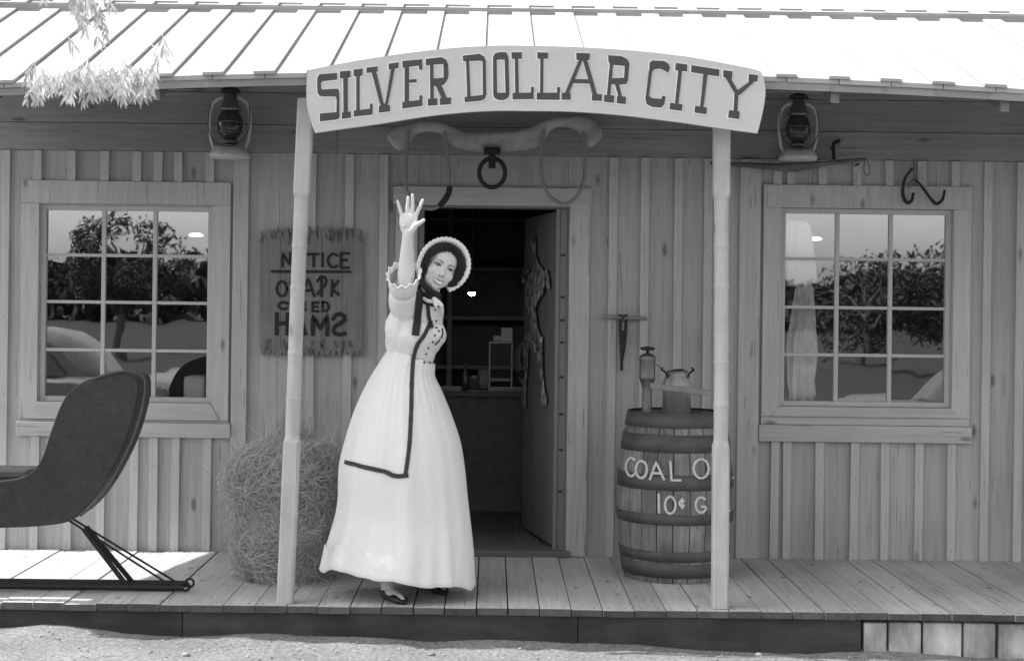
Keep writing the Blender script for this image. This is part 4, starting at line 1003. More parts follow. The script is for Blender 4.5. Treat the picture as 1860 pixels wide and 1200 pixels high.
# ------------------------------------------------------------------ person
def remeshed(mb, voxel, smooth=2):
    me = bpy.data.meshes.new('t'); me.from_pydata([Vector(v) for v in mb.v], [], mb.f); me.update()
    bm = bmesh.new(); bm.from_mesh(me); bmesh.ops.recalc_face_normals(bm, faces=bm.faces); bm.to_mesh(me); bm.free()
    o = bpy.data.objects.new('t', me); COL.objects.link(o)
    r = o.modifiers.new('r', 'REMESH'); r.mode = 'VOXEL'; r.voxel_size = voxel; r.use_smooth_shade = True
    s = o.modifiers.new('s', 'SMOOTH'); s.factor = .5; s.iterations = smooth
    dg = bpy.context.evaluated_depsgraph_get(); dg.update()
    e = o.evaluated_get(dg); out_ = bpy.data.meshes.new_from_object(e)
    bpy.data.objects.remove(o); bpy.data.meshes.remove(me)
    return out_
def place(me, name, mats, parent):
    off = parent.matrix_basis.translation if parent.type == 'EMPTY' else Vector(parent.get('_o', (0, 0, 0)))
    me.transform(Matrix.Translation(-off)); me.name = name; me.materials.clear()
    for m in (mats if isinstance(mats, (list, tuple)) else [mats]): me.materials.append(m)
    o = bpy.data.objects.new(name, me); COL.objects.link(o); o.parent = parent; o['_o'] = tuple(off); return o

PY = -1.33
W_ = empty('person', tuple(Vector((P(735, 1090, -1.4).x, -1.36, 0))), 'smiling woman waving with raised arm, in long white dress and sunbonnet, at the porch edge', 'person')
# head frame
yaw, tl, pit = radians(15), radians(23), radians(-3)
f0 = Vector((sin(yaw), -cos(yaw), 0)); r0 = Vector((cos(yaw), sin(yaw), 0)); u0 = Vector((0, 0, 1))
f1 = f0 * cos(pit) + u0 * sin(pit); u1 = u0 * cos(pit) - f0 * sin(pit)
U = u1 * cos(tl) + r0 * sin(tl); R = r0 * cos(tl) - u1 * sin(tl); Fv = f1
HS = 1.06
HC = P(807, 486, -1.42) - Fv * .085 * HS
def HL(x, y, z): return HC + (R * x + Fv * y + U * z) * HS
HM = Matrix((R, Fv, U)).transposed() * HS
def hloc(p): d = (p - HC) / HS; return Vector((d.dot(R), d.dot(Fv), d.dot(U)))
mb = MB()
def hb(x, y, z, r): mb.ball(HL(x, y, z), r, 20, 14, HM)
hb(0, -.008, .030, (.073, .092, .086)); hb(0, .034, -.026, (.063, .056, .078)); hb(0, .040, .036, (.057, .050, .047))
for s in (-1, 1):
    hb(s * .036, .058, -.030, (.026, .026, .024)); hb(s * .034, .024, -.054, (.025, .034, .030)); hb(s * .031, .073, .000, (.0135, .0135, .0115)); hb(s * .0115, .096, -.037, (.0075, .0075, .0065))
    hb(s * .072, .0, -.012, (.010, .018, .028))
hb(0, .069, -.090, (.019, .018, .017))
mb.tube([HL(0, .083, .010), HL(0, .091, -.012), HL(0, .105, -.033)], [.009, .010, .0115], 10); hb(0, .104, -.033, (.011, .010, .009)); hb(0, .080, -.0695, (.024, .0105, .0085)); hb(0, .060, -.070, (.034, .026, .030))
mb.tube([HL(-.048, .068, .018), HL(-.022, .086, .021), HL(0, .086, .014), HL(.022, .086, .021), HL(.048, .068, .018)], .0065, 8)
mb.tube([HL(-.026, .079, -.060), HL(-.010, .092, -.063), HL(0, .094, -.064), HL(.010, .092, -.063), HL(.026, .079, -.060)], [.004, .0055, .005, .0055, .004], 8)
mb.tube([HL(-.024, .079, -.064), HL(-.010, .090, -.077), HL(0, .092, -.079), HL(.010, .090, -.077), HL(.024, .079, -.064)], [.004, .006, .0065, .006, .004], 8)
# neck, trunk
nb_ = P(778, 548, -1.335)
mb.tube([HL(0, -.015, -.05), HL(0, -.012, -.10), nb_, nb_ + Vector((-.01, 0, -.06))], [.050, .047, .050, .08], 16)
tor = [(772, 556, .07, .075), (762, 580, .115, .085), (757, 610, .12, .095), (748, 640, .095, .08), (745, 665, .095, .085), (745, 700, .14, .11), (745, 740, .155, .12), (745, 765, .13, .11)]
rings = []
for px, py, hw_, hd in tor:
    c = P(px, py, PY); rings.append([(c.x + hw_ * cos(2 * pi * k / 20), PY + hd * sin(2 * pi * k / 20), c.z) for k in range(20)])
mb.loft(rings)
# raised right arm
sh = P(738, 560, -1.38); el = P(737, 522, -1.575); wr = P(741, 426, -1.655)
mb.ball(sh, .055); mb.tube([sh, sh.lerp(el, .5), el], [.052, .046, .040], 14); mb.ball(el, .040)
mb.tube([el, el.lerp(wr, .25), el.lerp(wr, .5), el.lerp(wr, .8), wr, P(741.5, 418, -1.658)], [.040, .042, .037, .030, .027, .026], 14)
HY = -1.66
def hp(px, py, dy=0): return P(px, py, HY + dy)
# palm: metacarpals fan out from the wrist
for (px, py) in ((730.5, 391), (739.5, 388.5), (747.5, 388.5), (755, 391.5)):
    b0 = hp(741 + (px - 742) * .55, 420); m0 = hp(741 + (px - 742) * .92, 405, -.004)
    mb.tube([b0, m0, hp(px, py)], [.0155, .0145, .0115], 10); mb.ball(b0, .0155); mb.ball(hp(px, py), .0112)
mb.tube([hp(747, 419, -.006), hp(753, 411, -.012), hp(757, 406, -.012)], [.017, .0165, .012], 10); mb.ball(hp(747, 419, -.006), .017)
mb.ball(hp(733, 410, -.008), .014); mb.ball(hp(742, 403, -.004), (.036, .0175, .042)); mb.ball(hp(743, 394, -.003), (.036, .0145, .022)); mb.ball(hp(741.5, 417, 0), (.026, .017, .022))
def finger(pts, r):
    r = [q * 1.10 for q in r]
    for i in range(len(pts) - 1): mb.tube([pts[i], pts[i + 1]], [r[i], r[i + 1]], 10)
    for q, rr in zip(pts, r): mb.ball(q, rr, 10, 8)
finger([hp(730, 391), hp(727.5, 383, -.004), hp(725, 375, -.006), hp(722, 365.5, -.010)], [.0095, .0082, .0074, .0062])
finger([hp(739.5, 388), hp(740.2, 377, -.004), hp(741, 368, -.008), hp(741.3, 358.5, -.014)], [.0100, .0086, .0079, .0066])
finger([hp(748, 388), hp(749.5, 375, -.003), hp(749.8, 365, -.006), hp(749.2, 354.5, -.011)], [.0102, .0089, .0081, .0068])
finger([hp(755.5, 391), hp(760.5, 380.5, -.003), hp(764, 372.5, -.005), hp(768, 363.5, -.009)], [.0100, .0087, .0079, .0066])
finger([hp(755, 409, -.012), hp(762.5, 405, -.016), hp(769.8, 400, -.019)], [.0122, .0098, .0074])
# left arm tucked behind her back
ls, le, lw = P(786, 562, -1.25), P(782, 622, -1.12), P(756, 660, -1.14)
mb.ball(ls, .05); mb.tube([ls, le], [.045, .038], 12); mb.ball(le, .038); mb.tube([le, lw], [.038, .026], 12); mb.ball(lw, .027)
for i in range(4): finger([lw + Vector((-.01, 0, -.012 + .016 * (i - 1.5) * .6)), lw + Vector((-.055, .005, -.02 + .018 * (i - 1.5))), lw + Vector((-.10, .015, -.035 + .018 * (i - 1.5)))], [.012, .009, .007])
finger([lw, lw + Vector((-.03, 0, .035)), lw + Vector((-.055, 0, .05))], [.013, .010, .008])
# legs
hipL, hipR = P(728, 745, PY), P(764, 745, PY)
heel = Vector((P(701, 1086, -1.39).x, -1.39, .0)); toe = Vector((P(734, 1103, -1.55).x, -1.55, .0))
ank = heel + Vector((.008, -.03, .085)); kn = hipL.lerp(ank, .5) + Vector((.0, -.03, 0))
mb.tube([hipL, hipL.lerp(kn, .5), kn, kn.lerp(ank, .3), kn.lerp(ank, .75), ank, heel + Vector((.01, -.035, .05))], [.085, .075, .055, .056, .038, .034, .034], 14)
heel2 = Vector((P(775, 1060, -1.10).x, -1.10, 0)); toe2 = heel2 + Vector((.10, -.19, 0)); ank2 = heel2 + Vector((.01, -.03, .085)); kn2 = hipR.lerp(ank2, .5) + Vector((.02, -.03, 0))
mb.tube([hipR, hipR.lerp(kn2, .5), kn2, kn2.lerp(ank2, .3), kn2.lerp(ank2, .75), ank2, heel2 + Vector((.01, -.035, .05))], [.085, .075, .055, .056, .038, .034, .034], 14)
for h_, t_ in ((heel, toe), (heel2, toe2)):
    mb.tube([h_ + Vector((0, 0, .035)), h_.lerp(t_, .4) + Vector((0, 0, .035)), h_.lerp(t_, .8) + Vector((0, 0, .022)), h_.lerp(t_, .95) + Vector((0, 0, .018))], [.026, .028, .024, .014], 12)
me = remeshed(mb, .0028, 3)
ca = me.color_attributes.new('Tone', 'FLOAT_COLOR', 'POINT')
BASE = .66
def tone(p):
    if p.z < .45: return .45
    q = hloc(p); x, y, z = q.x, q.y, q.z
    if y < .045 or abs(z) > .13 or abs(x) > .08: return BASE
    ax = abs(x)
    if x * x * 1.0 + (z + .066) ** 2 < .0023:
        k = max(0, 1 - (x / .035) ** 2); zm = -.0670 + 9.0 * x * x
        if k > 0:
            zu = zm + .0005; zl = zm - .0105 * k
            if zl < z < zu and ax < .029: return .84
            if zu <= z < zu + .0050 * k + .001: return .20
            if zl - .0052 * k - .001 < z <= zl: return .22
    ex = ax - .0315
    lid = .0048 * max(0, 1 - (ex / .0155) ** 2)
    if abs(ex) < .0165:
        zc = z - .0005
        if lid * .55 - .0005 < zc < lid + .0028: return .05
        if -lid * .75 < zc <= lid * .55:
            return .04 if ex * ex + zc * zc < .0062 ** 2 else .58
        if -lid * .75 - .0016 < zc <= -lid * .75: return .22
        if lid + .0028 <= zc < lid + .006: return .36
    bz = .0225 - 14 * (ax - .034) ** 2
    if .012 < ax < .053 and abs(z - bz) < .0030 * (1.25 - ax / .06): return .09
    if (ax - .0075) ** 2 + (z + .0435) ** 2 < .0030 ** 2: return .12  # shade of the nostrils painted into the skin tone
    if abs(ax - (.020 + .20 * (-.040 - z))) < .0018 and -.060 < z < -.042: return .46  # crease shade of the laugh lines painted into the skin tone
    return BASE
me.update()
cols_ = []
for v in me.vertices:
    t = tone(v.co); cols_ += [t, t, t, 1]
ca.data.foreach_set('color', cols_)
sm = bpy.data.materials.new('skin'); sm.use_nodes = True; n = sm.node_tree; b = n.nodes['Principled BSDF']; b.inputs['Roughness'].default_value = .5; b.inputs['Specular IOR Level'].default_value = .35
at = n.nodes.new('ShaderNodeVertexColor'); at.layer_name = 'Tone'; n.links.new(at.outputs[0], b.inputs['Base Color'])
b.inputs['Subsurface Weight'].default_value = .12; b.inputs['Subsurface Radius'].default_value = (.01, .01, .01); b.inputs['Subsurface Scale'].default_value = 1
body = place(me, 'body', sm, W_)

# hair: curls packed round the face inside the bonnet
mb = MB(); rs = random.Random(4)
mb.ball(HL(0, -.02, .035), (.080, .088, .088), 20, 14, HM)
for i in range(34):
    t = radians(-30 + 240 * i / 33); zc_ = .004 + .088 * sin(t) * (1.0 if sin(t) > 0 else 1.3)
    hb_r = .019 + .004 * mnoise.noise(Vector((i * .9, 0, 0)))
    mb.ball(HL(.088 * cos(t), .030 + .018 * max(0, sin(t)), zc_), (hb_r, hb_r * 1.1, hb_r), 10, 8, HM)
for i in range(250):
    sd2 = rs.choice((-1, 1)); ta = radians(rs.uniform(55, 100)); tb = radians(rs.uniform(-34, 30)); rad = rs.uniform(.070, .103); amp = rs.uniform(.002, .0055); fr = rs.uniform(13, 19); ph = rs.uniform(0, 6); yb = .030 + rs.uniform(-.012, .026); n8 = 22; pts = []
    for k in range(n8):
        f = k / (n8 - 1); t = ta + (tb - ta) * f; rr = max(rad, .074 + .004 * f) + amp * sin(fr * t + ph); zz_ = sin(t) * (1.0 if sin(t) > 0 else 1.3)
        pts.append(HL(sd2 * rr * cos(t) * (1.0), yb + .018 * max(0, sin(t)) + amp * cos(fr * t + ph) + .006 * (1 - abs(rad - .086) / .02), .004 + rr * zz_))
    mb.tube(pts, [.0012 + .0016 * sin(pi * min(1, (k + 2) / (n8 + 2))) for k in range(n8)], 5)
for i in range(26):
    sd2 = rs.choice((-1, 1)); t = radians(rs.uniform(-35, 35)); rad = rs.uniform(.078, .100); c0 = HL(sd2 * rad * cos(t), .048, .004 + rad * sin(t) * 1.2); pts = []
    for k in range(12): a = k * .75; q = .009 * (1 - k / 16); pts.append(c0 + (R * cos(a) + U * sin(a)) * q + Fv * (.002 + .0006 * k))
    mb.tube(pts, .0024, 5)
hair = mb.build('hair', M['hair'], body, fix=False)

# sunbonnet
mb = MB(); rows = []; nseg = 96
def bon(t, k):
    """t angle, k 0..1 from brim edge to the back of the crown"""
    prof = [(0, .124, .062), (.08, .1235, .048), (.22, .113, .030), (.4, .104, .0), (.6, .098, -.05), (.8, .078, -.095), (.93, .045, -.118), (1, .006, -.124)]
    rr = sm_table([(a, b_) for a, b_, c in prof], k); yy = sm_table([(a, c) for a, b_, c in prof], k)
    rf = 1 + .010 * sin(23 * t) * max(0, 1 - k * 6) + .022 * sin(17 * t + 1) * (.1 < k < .97) * (k) * .8
    return rr * rf, yy
T0, T1 = radians(-52), radians(222)
for kk in range(25):
    k = kk / 24; row = []
    for i in range(nseg + 1):
        t = T0 + (T1 - T0) * i / nseg
        rr, yy = bon(t, k); e = min(i, nseg - i) / nseg
        row.append(HL(rr * cos(t) * .965 + .001, yy - .030 * max(0, -sin(t)) + .004 * sin(t), .012 + rr * sin(t) * 1.0))
    rows.append(row)
n_ = nseg + 1; vs = [p for r_ in rows for p in r_]; fs = [(j * n_ + i, j * n_ + i + 1, (j + 1) * n_ + i + 1, (j + 1) * n_ + i) for j in range(24) for i in range(nseg)]
mb.add(vs, fs, True); bonnet = mb.build('sunbonnet', M['white'], body, fix=False)
sd_ = bonnet.modifiers.new('t', 'SOLIDIFY'); sd_.thickness = .006; sd_.offset = 0
# stiff lined brim: broad pale band facing forward
mb = MB(); rows = []
for (rr, yy) in ((.100, .030), (.106, .052), (.114, .064), (.122, .068), (.128, .064), (.124, .056)):
    rows.append([HL(rr * cos(T0 + (T1 - T0) * i / nseg) * .965 * (1 + .020 * sin(i * 1.9)), yy - .030 * max(0, -sin(T0 + (T1 - T0) * i / nseg)), .012 + rr * sin(T0 + (T1 - T0) * i / nseg) * (1 + .020 * sin(i * 1.9))) for i in range(nseg + 1)])
vs = [p for r_ in rows for p in r_]; fs = [(j * n_ + i, j * n_ + i + 1, (j + 1) * n_ + i + 1, (j + 1) * n_ + i) for j in range(5) for i in range(nseg)]
mb.add(vs, fs, True); br_ = mb.build('brim', M['white'], bonnet, fix=False); sd_ = br_.modifiers.new('t', 'SOLIDIFY'); sd_.thickness = .004; sd_.offset = 0
# dark cloth at the neck
mb = MB(); pts = [HL(-.076, .022, -.030), HL(-.070, .022, -.065), HL(-.052, .030, -.100), HL(-.025, .048, -.118), HL(.005, .055, -.122), HL(.032, .045, -.116)]
mb.tube(smoothpts(pts, 5), [.008 + .007 * sin(pi * i / 25) for i in range(26)], 10)
c = nb_ + Vector((0, -.004, .008)); mb.torus(c, .052, .015, 'z', 28, 10); mb.torus(c + Vector((.004, -.002, .026)), .048, .013, 'z', 28, 10); mb.torus(c + Vector((-.004, .0, -.018)), .060, .016, 'z', 28, 10)
mb2 = MB(); mb2.v, mb2.f = mb.v, mb.f
scarf = place(remeshed(mb2, .004, 3), 'neck_scarf', M['black'], body)

# dress bodice with its wide right sleeve
mb = MB()
bt_ = [(545, 742, 790, .070, -1.335), (552, 728, 796, .085, -1.335), (562, 716, 797.5, .10, -1.34), (576, 708, 799, .11, -1.345), (588, 704, 805, .118, -1.35), (598, 702, 810, .122, -1.355), (608, 701, 812.5, .124, -1.36), (618, 700, 810, .122, -1.355), (628, 700, 800, .116, -1.345), (640, 702, 792, .106, -1.335), (652, 706, 788, .100, -1.33), (664, 716, 782, .090, -1.33)]
rings = []
for (py, a, b_, hd, yc) in bt_:
    l, r_ = P(a, py, yc), P(b_, py, yc); cx_ = (l.x + r_.x) / 2; hw_ = (r_.x - l.x) / 2
    rings.append([(cx_ + hw_ * cos(2 * pi * k / 40), yc + hd * sin(2 * pi * k / 40), l.z) for k in range(40)])
mb.loft(rings)
mb.ball(P(793, 604, -1.43), (.046, .050, .048)); mb.ball(P(764, 600, -1.45), (.050, .045, .050))
mb.ball(P(722, 598, -1.40), (.062, .070, .105)); mb.ball(P(738, 562, -1.40), (.070, .070, .065))
mb.ball(ls, .056); mb.tube([ls, le], [.056, .055], 14); mb.ball(le, .055)
mb.ball(P(765, 556, -1.34), (.075, .06, .04))
sl_pts = [P(738, 566, -1.40), P(733, 545, -1.47), P(732.5, 520, -1.545)]
mb.tube(smoothpts(sl_pts, 4), [.072] * 5 + [.070] * 2 + [.062, .058], 24)
me = remeshed(mb, .0042, 4)
# soft cloth wrinkles
for v in me.vertices:
    q = v.co; nrm = v.normal
    v.co = q + nrm * (.0055 * mnoise.noise(Vector((q.x * 24, q.y * 10, q.z * 11))) + .0024 * mnoise.noise(Vector((q.x * 60, q.y * 20, q.z * 22))))
me.materials.append(M['dress']); me.materials.append(M['panel'])
camv = Vector((0, CAMY, CAMZ))
def topx(p):
    d = p - camv; u, v = d.x / d.y * FPX, d.z / d.y * FPX; c, s = cos(ROLL), sin(ROLL)
    return CX + u * c + v * s, CY - (v * c - u * s)
edge = [(548, 779), (584, 782), (593, 778.7), (610, 770), (623, 760), (634, 755), (651, 751), (668, 749.5)]
pmi = []
for p in me.polygons:
    cpt = p.center; px, py = topx(cpt)
    pmi.append(1 if (cpt.y < -1.34 and py > 550 and px > lerp_table(edge, py) + 1) else 0)
bod = place(me, 'bodice', [M['dress'], M['panel']], W_)
for p, k_ in zip(me.polygons, pmi): p.material_index = k_
# open flared sleeve end
mb = MB(); rows = []; ce = P(733, 506, -1.60); ax = (P(734, 480, -1.66) - P(733, 545, -1.47)).normalized()
sx = Vector((1, 0, .18)).normalized(); sz = ax.cross(sx).normalized(); sz = sz if sz.z > 0 else -sz
for (d, rr) in ((-.095, .054), (-.06, .064), (-.03, .070), (.0, .072), (.012, .068)):
    rows.append([ce + ax * d + (sx * cos(2 * pi * i / 48) + sz * sin(2 * pi * i / 48)) * rr * (1 + .02 * sin(i * 1.3)) for i in range(48)])
mb.loft(rows, False, True); slv = mb.build('sleeve', M['dress'], bod, fix=False); m_ = slv.modifiers.new('t', 'SOLIDIFY'); m_.thickness = .003; m_.offset = 0
mb = MB(); rows = []; nr = 144
for (d, rr, wv) in ((.004, .068, 0), (.016, .073, .3), (.030, .079, .8), (.036, .082, 1.0)):
    rows.append([ce + ax * (d + wv * .008 * sin(13 * 2 * pi * i / nr)) + (sx * cos(2 * pi * i / nr) + sz * sin(2 * pi * i / nr)) * (rr + wv * .005 * cos(13 * 2 * pi * i / nr)) for i in range(nr)])
mb.loft(rows, False, True); rf = mb.build('sleeve_ruffle', M['white'], bod, fix=False); m_ = rf.modifiers.new('t', 'SOLIDIFY'); m_.thickness = .004; m_.offset = 0

# skirt
Ltab = [(640, 701), (653, 692), (692, 668), (745, 643.5), (815, 622), (847, 615.5), (880, 614), (910, 613), (935, 609), (966, 600.5), (1000, 590), (1036, 580)]
Rtab = [(640, 791), (668, 790), (680, 793), (697, 800), (735, 814.5), (770, 827), (805, 837.5), (854, 845), (910, 850.5), (966, 857), (1001, 860.5), (1066, 864)]
mb = MB(); rings = []; NL = 56; NSg = 200
for j in range(NL + 1):
    t = j / NL; py = 642 + (1064 - 642) * t; pyl = 642 + (1036 - 642) * t
    l = P(sm_table(Ltab, pyl), pyl, PY); r_ = P(sm_table(Rtab, min(py, 1066)), py, PY); ctr = (l + r_) / 2; hw_ = (r_.x - l.x) / 2
    hd = hw_ * (.96 - .16 * min(1, t * 4)) if t < .25 else hw_ * (.80 - .17 * min(1, (t - .25) * 2))
    ring = []
    if j == 0: ctr0 = (ctr.x, ctr.y)
    for i in range(NSg):
        th = 2 * pi * i / NSg
        A = min(1, t * 1.4)
        fold = A * (.022 * sin(8 * th + .6 + 1.2 * t) + .016 * sin(13 * th + 2.1 - t) + .010 * sin(5 * th + 1)) + .010 * sin(37 * th + 2 * sin(3 * th)) * max(0, 1 - t * 1.7)
        # one pronounced pleat edge right of centre
        dth = ((th - radians(-66) + pi) % (2 * pi)) - pi
        fold += .055 * t * t * math.exp(-(dth / .10) ** 2) - .05 * t * t * math.exp(-((dth - .16) / .09) ** 2)
        fold += t * (.050 * mnoise.noise(Vector((cos(th) * 2.6, sin(th) * 2.6, t * 1.3))) + .022 * mnoise.noise(Vector((cos(th) * 7, sin(th) * 7, t * 3 + 4)))) + .006 * mnoise.noise(Vector((cos(th) * 14, sin(th) * 14, t * 22)))
        c = abs(cos(th)) ** 5; fold *= (1 - c)
        z = ctr.z + (r_.z - ctr.z) * cos(th) - .045 * (1 - t) ** 9 * max(0, .3 + cos(th)) + .005 * (1 - t) ** 20 * sin(11 * th); z += (t ** 3) * (.016 * max(0, -sin(th)) + .060 * max(0, -sin(th)) ** 1.5 * max(0, -cos(th)) ** 1.5 + .010 * sin(8 * th + 1.5) + .012 * mnoise.noise(Vector((cos(th) * 4, sin(th) * 4, 9))))
        ring.append((ctr.x + hw_ * (1 + fold) * cos(th), PY + hd * (1 + fold * 1.2) * sin(th), z))
    rings.append(ring)
neck_ = [(ctr0[0] + (x - ctr0[0]) * .93, PY + (y - PY) * .93, z + .010) for x, y, z in rings[0]]
rings = [neck_] + rings; vv = rings; mb.loft(rings, False, True)
inner = [[(x, y, z) for x, y, z in vv[-1]], [(x * .985 + .015 * PY * 0 + .015 * (P(722, 1050, PY).x), (y - PY) * .975 + PY, z + .012) for x, y, z in vv[-1]], [((x - P(722, 1050, PY).x) * .93 + P(722, 1050, PY).x, (y - PY) * .93 + PY, z + .12) for x, y, z in vv[-1]]]
mb.loft(inner, False, True)
skirt = mb.build('skirt', M['dress'], W_, fix=False)
md = skirt.modifiers.new('t', 'SOLIDIFY'); md.thickness = .002; md.offset = 1

# everything sewn on lies on the cloth: find the cloth under each stitch
dg = bpy.context.evaluated_depsgraph_get(); V_, F_ = [], []
for o in (bod, skirt):
    off = Vector(o['_o']); b0 = len(V_); V_ += [v.co + off for v in o.data.vertices]; F_ += [[i + b0 for i in p.vertices] for p in o.data.polygons]
bvh = BVHTree.FromPolygons(V_, F_)
def onto(px, py, l):
    d = (P(px, py, 0) - camv).normalized(); h, nrm, _, _ = bvh.ray_cast(camv, d)
    if h is None: h = P(px, py, PY)
    return h - d * (l + .0025)
mb = MB(); strokes(mb, [[(782, 584), (778.7, 592.7), (770, 610), (760, 623), (755, 634), (751, 651), (749.5, 664), (748, 697), (747.3, 736), (746.5, 755), (745, 790), (743, 815), (739.7, 840), (736.5, 861)]], 7.6, onto, .003)
strokes(mb, [[(738.5, 863), (725, 864.5), (713.5, 863), (706, 859), (699.5, 856), (685, 853), (671.5, 850), (658, 847), (645, 843), (633, 840.5), (620, 836.5)]], 8.2, onto, .0034)
mb.build('dress_ribbon', M['ribbon'], skirt)
mb = MB(); strokes(mb, [[(765, 522), (762.5, 545), (759, 575), (755, 604)]], 13.5, lambda a, b_, l: onto(a, b_, l + .006), .004); mb.build('ribbon_tail', M['black'], scarf)
mb = MB(); strokes(mb, [[(775, 528), (777, 552), (779, 575), (784, 592)]], 6.5, lambda a, b_, l: onto(a, b_, l + .005), .004); mb.build('ribbon_tail', M['black'], scarf)
mb = MB(); strokes(mb, [[(803.5, 597), (804.5, 605), (802.5, 612), (798, 619), (791, 626)]], 2.6, onto, .002); mb.build('bodice_piping', M['ribbon'], bod)
for (px, py) in ((788, 551), (790, 563), (792, 583), (793, 595), (790, 609), (786, 621), (778, 632), (774, 643), (770.5, 658), (781, 659), (797, 601)):
    q = onto(px, py, 0); mb = MB(); mb.ball(q, (.0055, .0035, .0055), 10, 6); mb.build('button', M['ribbon'], bod)
# white collar and its bow
mb = MB(); cpts = [P(768, 541, -1.405), P(776, 546, -1.42), P(785, 547, -1.42), P(793, 542, -1.40)]
mb.tube(smoothpts(cpts, 4), [.006] + [.009] * 11 + [.005], 8)
mb.tube([P(788, 541, -1.42), P(793, 546, -1.43), P(798, 551, -1.435), P(804, 556, -1.43)], [.007, .011, .012, .008], 8); mb.tube([P(788, 543, -1.43), P(790, 551, -1.44), P(793, 558, -1.44)], [.007, .010, .006], 8); mb.ball(P(788, 543, -1.43), .010)
mb.build('collar_bow', M['white'], bod)
# shoes
for h_, t_ in ((heel, toe), (heel2, toe2)):
    d = (t_ - h_); Ln = d.length; d.normalize(); sdv = Vector((d.y, -d.x, 0)); rings = []
    for f, wd, top_ in ((-.10, .010, .045), (-.07, .024, .056), (0, .031, .060), (.15, .033, .050), (.3, .034, .034), (.45, .037, .034), (.6, .040, .042), (.75, .040, .040), (.88, .033, .032), (.97, .020, .024), (1.0, .006, .016)):
        c = h_ + d * (f * Ln); ring = []
        for k in range(16):
            a = 2 * pi * k / 16; zz_ = .003 + (top_ / 2) * (1 + sin(a)) if True else 0
            ring.append(c + sdv * wd * math.copysign(abs(cos(a)) ** .7, cos(a)) + Vector((0, 0, zz_)))
        rings.append(ring)
    mb = MB(); mb.loft(rings); sh_ = mb.build('shoe', M['shoe'], body)
# ------------------------------------------------------------------ trees
def crown_leaves(mb, c, r, count, size, rs, clump=14, flat=.35):
    cl = []
    for i in range(clump):
        while True:
            d = Vector((rs.uniform(-1, 1), rs.uniform(-1, 1), rs.uniform(-1, 1)))
            if .35 < d.length < 1: break
        cl.append((Vector((c[0] + d.x * r[0] * .8, c[1] + d.y * r[1] * .8, c[2] + d.z * r[2] * .85)), rs.uniform(.28, .5)))
    for i in range(count):
        cc_, k = rs.choice(cl); d = Vector((rs.gauss(0, 1), rs.gauss(0, 1), rs.gauss(0, .8))).normalized() * k * rs.uniform(.5, 1.05) * min(r)
        p = cc_ + d; a = Vector((rs.uniform(-1, 1), rs.uniform(-1, 1), rs.uniform(-1, 1))).normalized(); b_ = a.cross(Vector((rs.uniform(-1, 1), rs.uniform(-1, 1), rs.uniform(-1, 1)))).normalized(); s = size * rs.uniform(.6, 1.3)
        mb.add([p - a * s, p + b_ * s * .45, p + a * s, p - b_ * s * .45], [(0, 1, 2, 3)])
    return cl
def tree(x, y, h, r, label, seed, cnt=2600, size=.13, group=None, low=.25, clump=16):
    rs = random.Random(seed); z0 = gz(x, y); T = empty('leafy_tree', (x, y, z0), label, 'tree', group)
    cz = z0 + h * (1 + low) / 2; mb = MB(); cl = crown_leaves(mb, (x, y, cz), (r, r, h * (1 - low) / 2), cnt, size, rs, clump)
    mb.build('crown', M['leaf_dk'], T, fix=False)
    mb = MB(); tp_ = Vector((x, y, z0 + h * .7)); mb.tube([(x, y, z0 - .1), (x + .05, y, z0 + h * .35), tp_], [.16, .11, .04], 10)
    for c_, k in cl[:9]: b0 = Vector((x, y, z0 + h * rs.uniform(.25, .55))); mb.tube([b0, b0.lerp(c_, .5) + Vector((0, 0, .1)), c_], [.06, .04, .015], 6)
    mb.build('trunk', M['bark'], T)
tree(-12.6, -45, 4.6, 2.3, 'round dark tree across the yard, mirrored in the left window', 11, 6500, .085)
tree(-17.5, -46, 4.0, 2.3, 'lower dark tree left of the round one across the yard', 12, 4500, .085)
for i, (x, h, lb) in enumerate(((12.6, 3.7, 'first dark bushy tree across the yard, mirrored beside the hanging dress'), (16.0, 3.9, 'second dark bushy tree across the yard, mirrored in the right window'), (19.5, 3.8, 'third dark bushy tree across the yard, farthest right'))):
    tree(x, -45, h + .3, 2.5, lb, 30 + i, 5200, .09, 'dark trees in a row across the yard', .05, 18)
# far wood on the horizon: one mass
mb = MB(); rs = random.Random(77)
for i in range(9000):
    x = rs.uniform(-90, 90); 
    if -1e9 < x: h = 5.0 + 2.2 * mnoise.noise(Vector((x * .06, 0, 0))) + .9 * mnoise.noise(Vector((x * .35, 2, 0)))
    y = -120 + rs.uniform(-6, 6); z = -.6 + h * rs.random() ** .8; a = Vector((rs.uniform(-1, 1), rs.uniform(-1, 1), rs.uniform(-1, 1))).normalized(); b_ = a.orthogonal().normalized(); s = rs.uniform(.5, 1.1)
    p = Vector((x, y, z)); mb.add([p - a * s, p + b_ * s * .6, p + a * s, p - b_ * s * .6], [(0, 1, 2, 3)])
tag(mb.build('far_wood', M['leaf_dk'], fix=False), 'dark belt of distant woodland beyond the yard', 'woodland', kind='stuff')

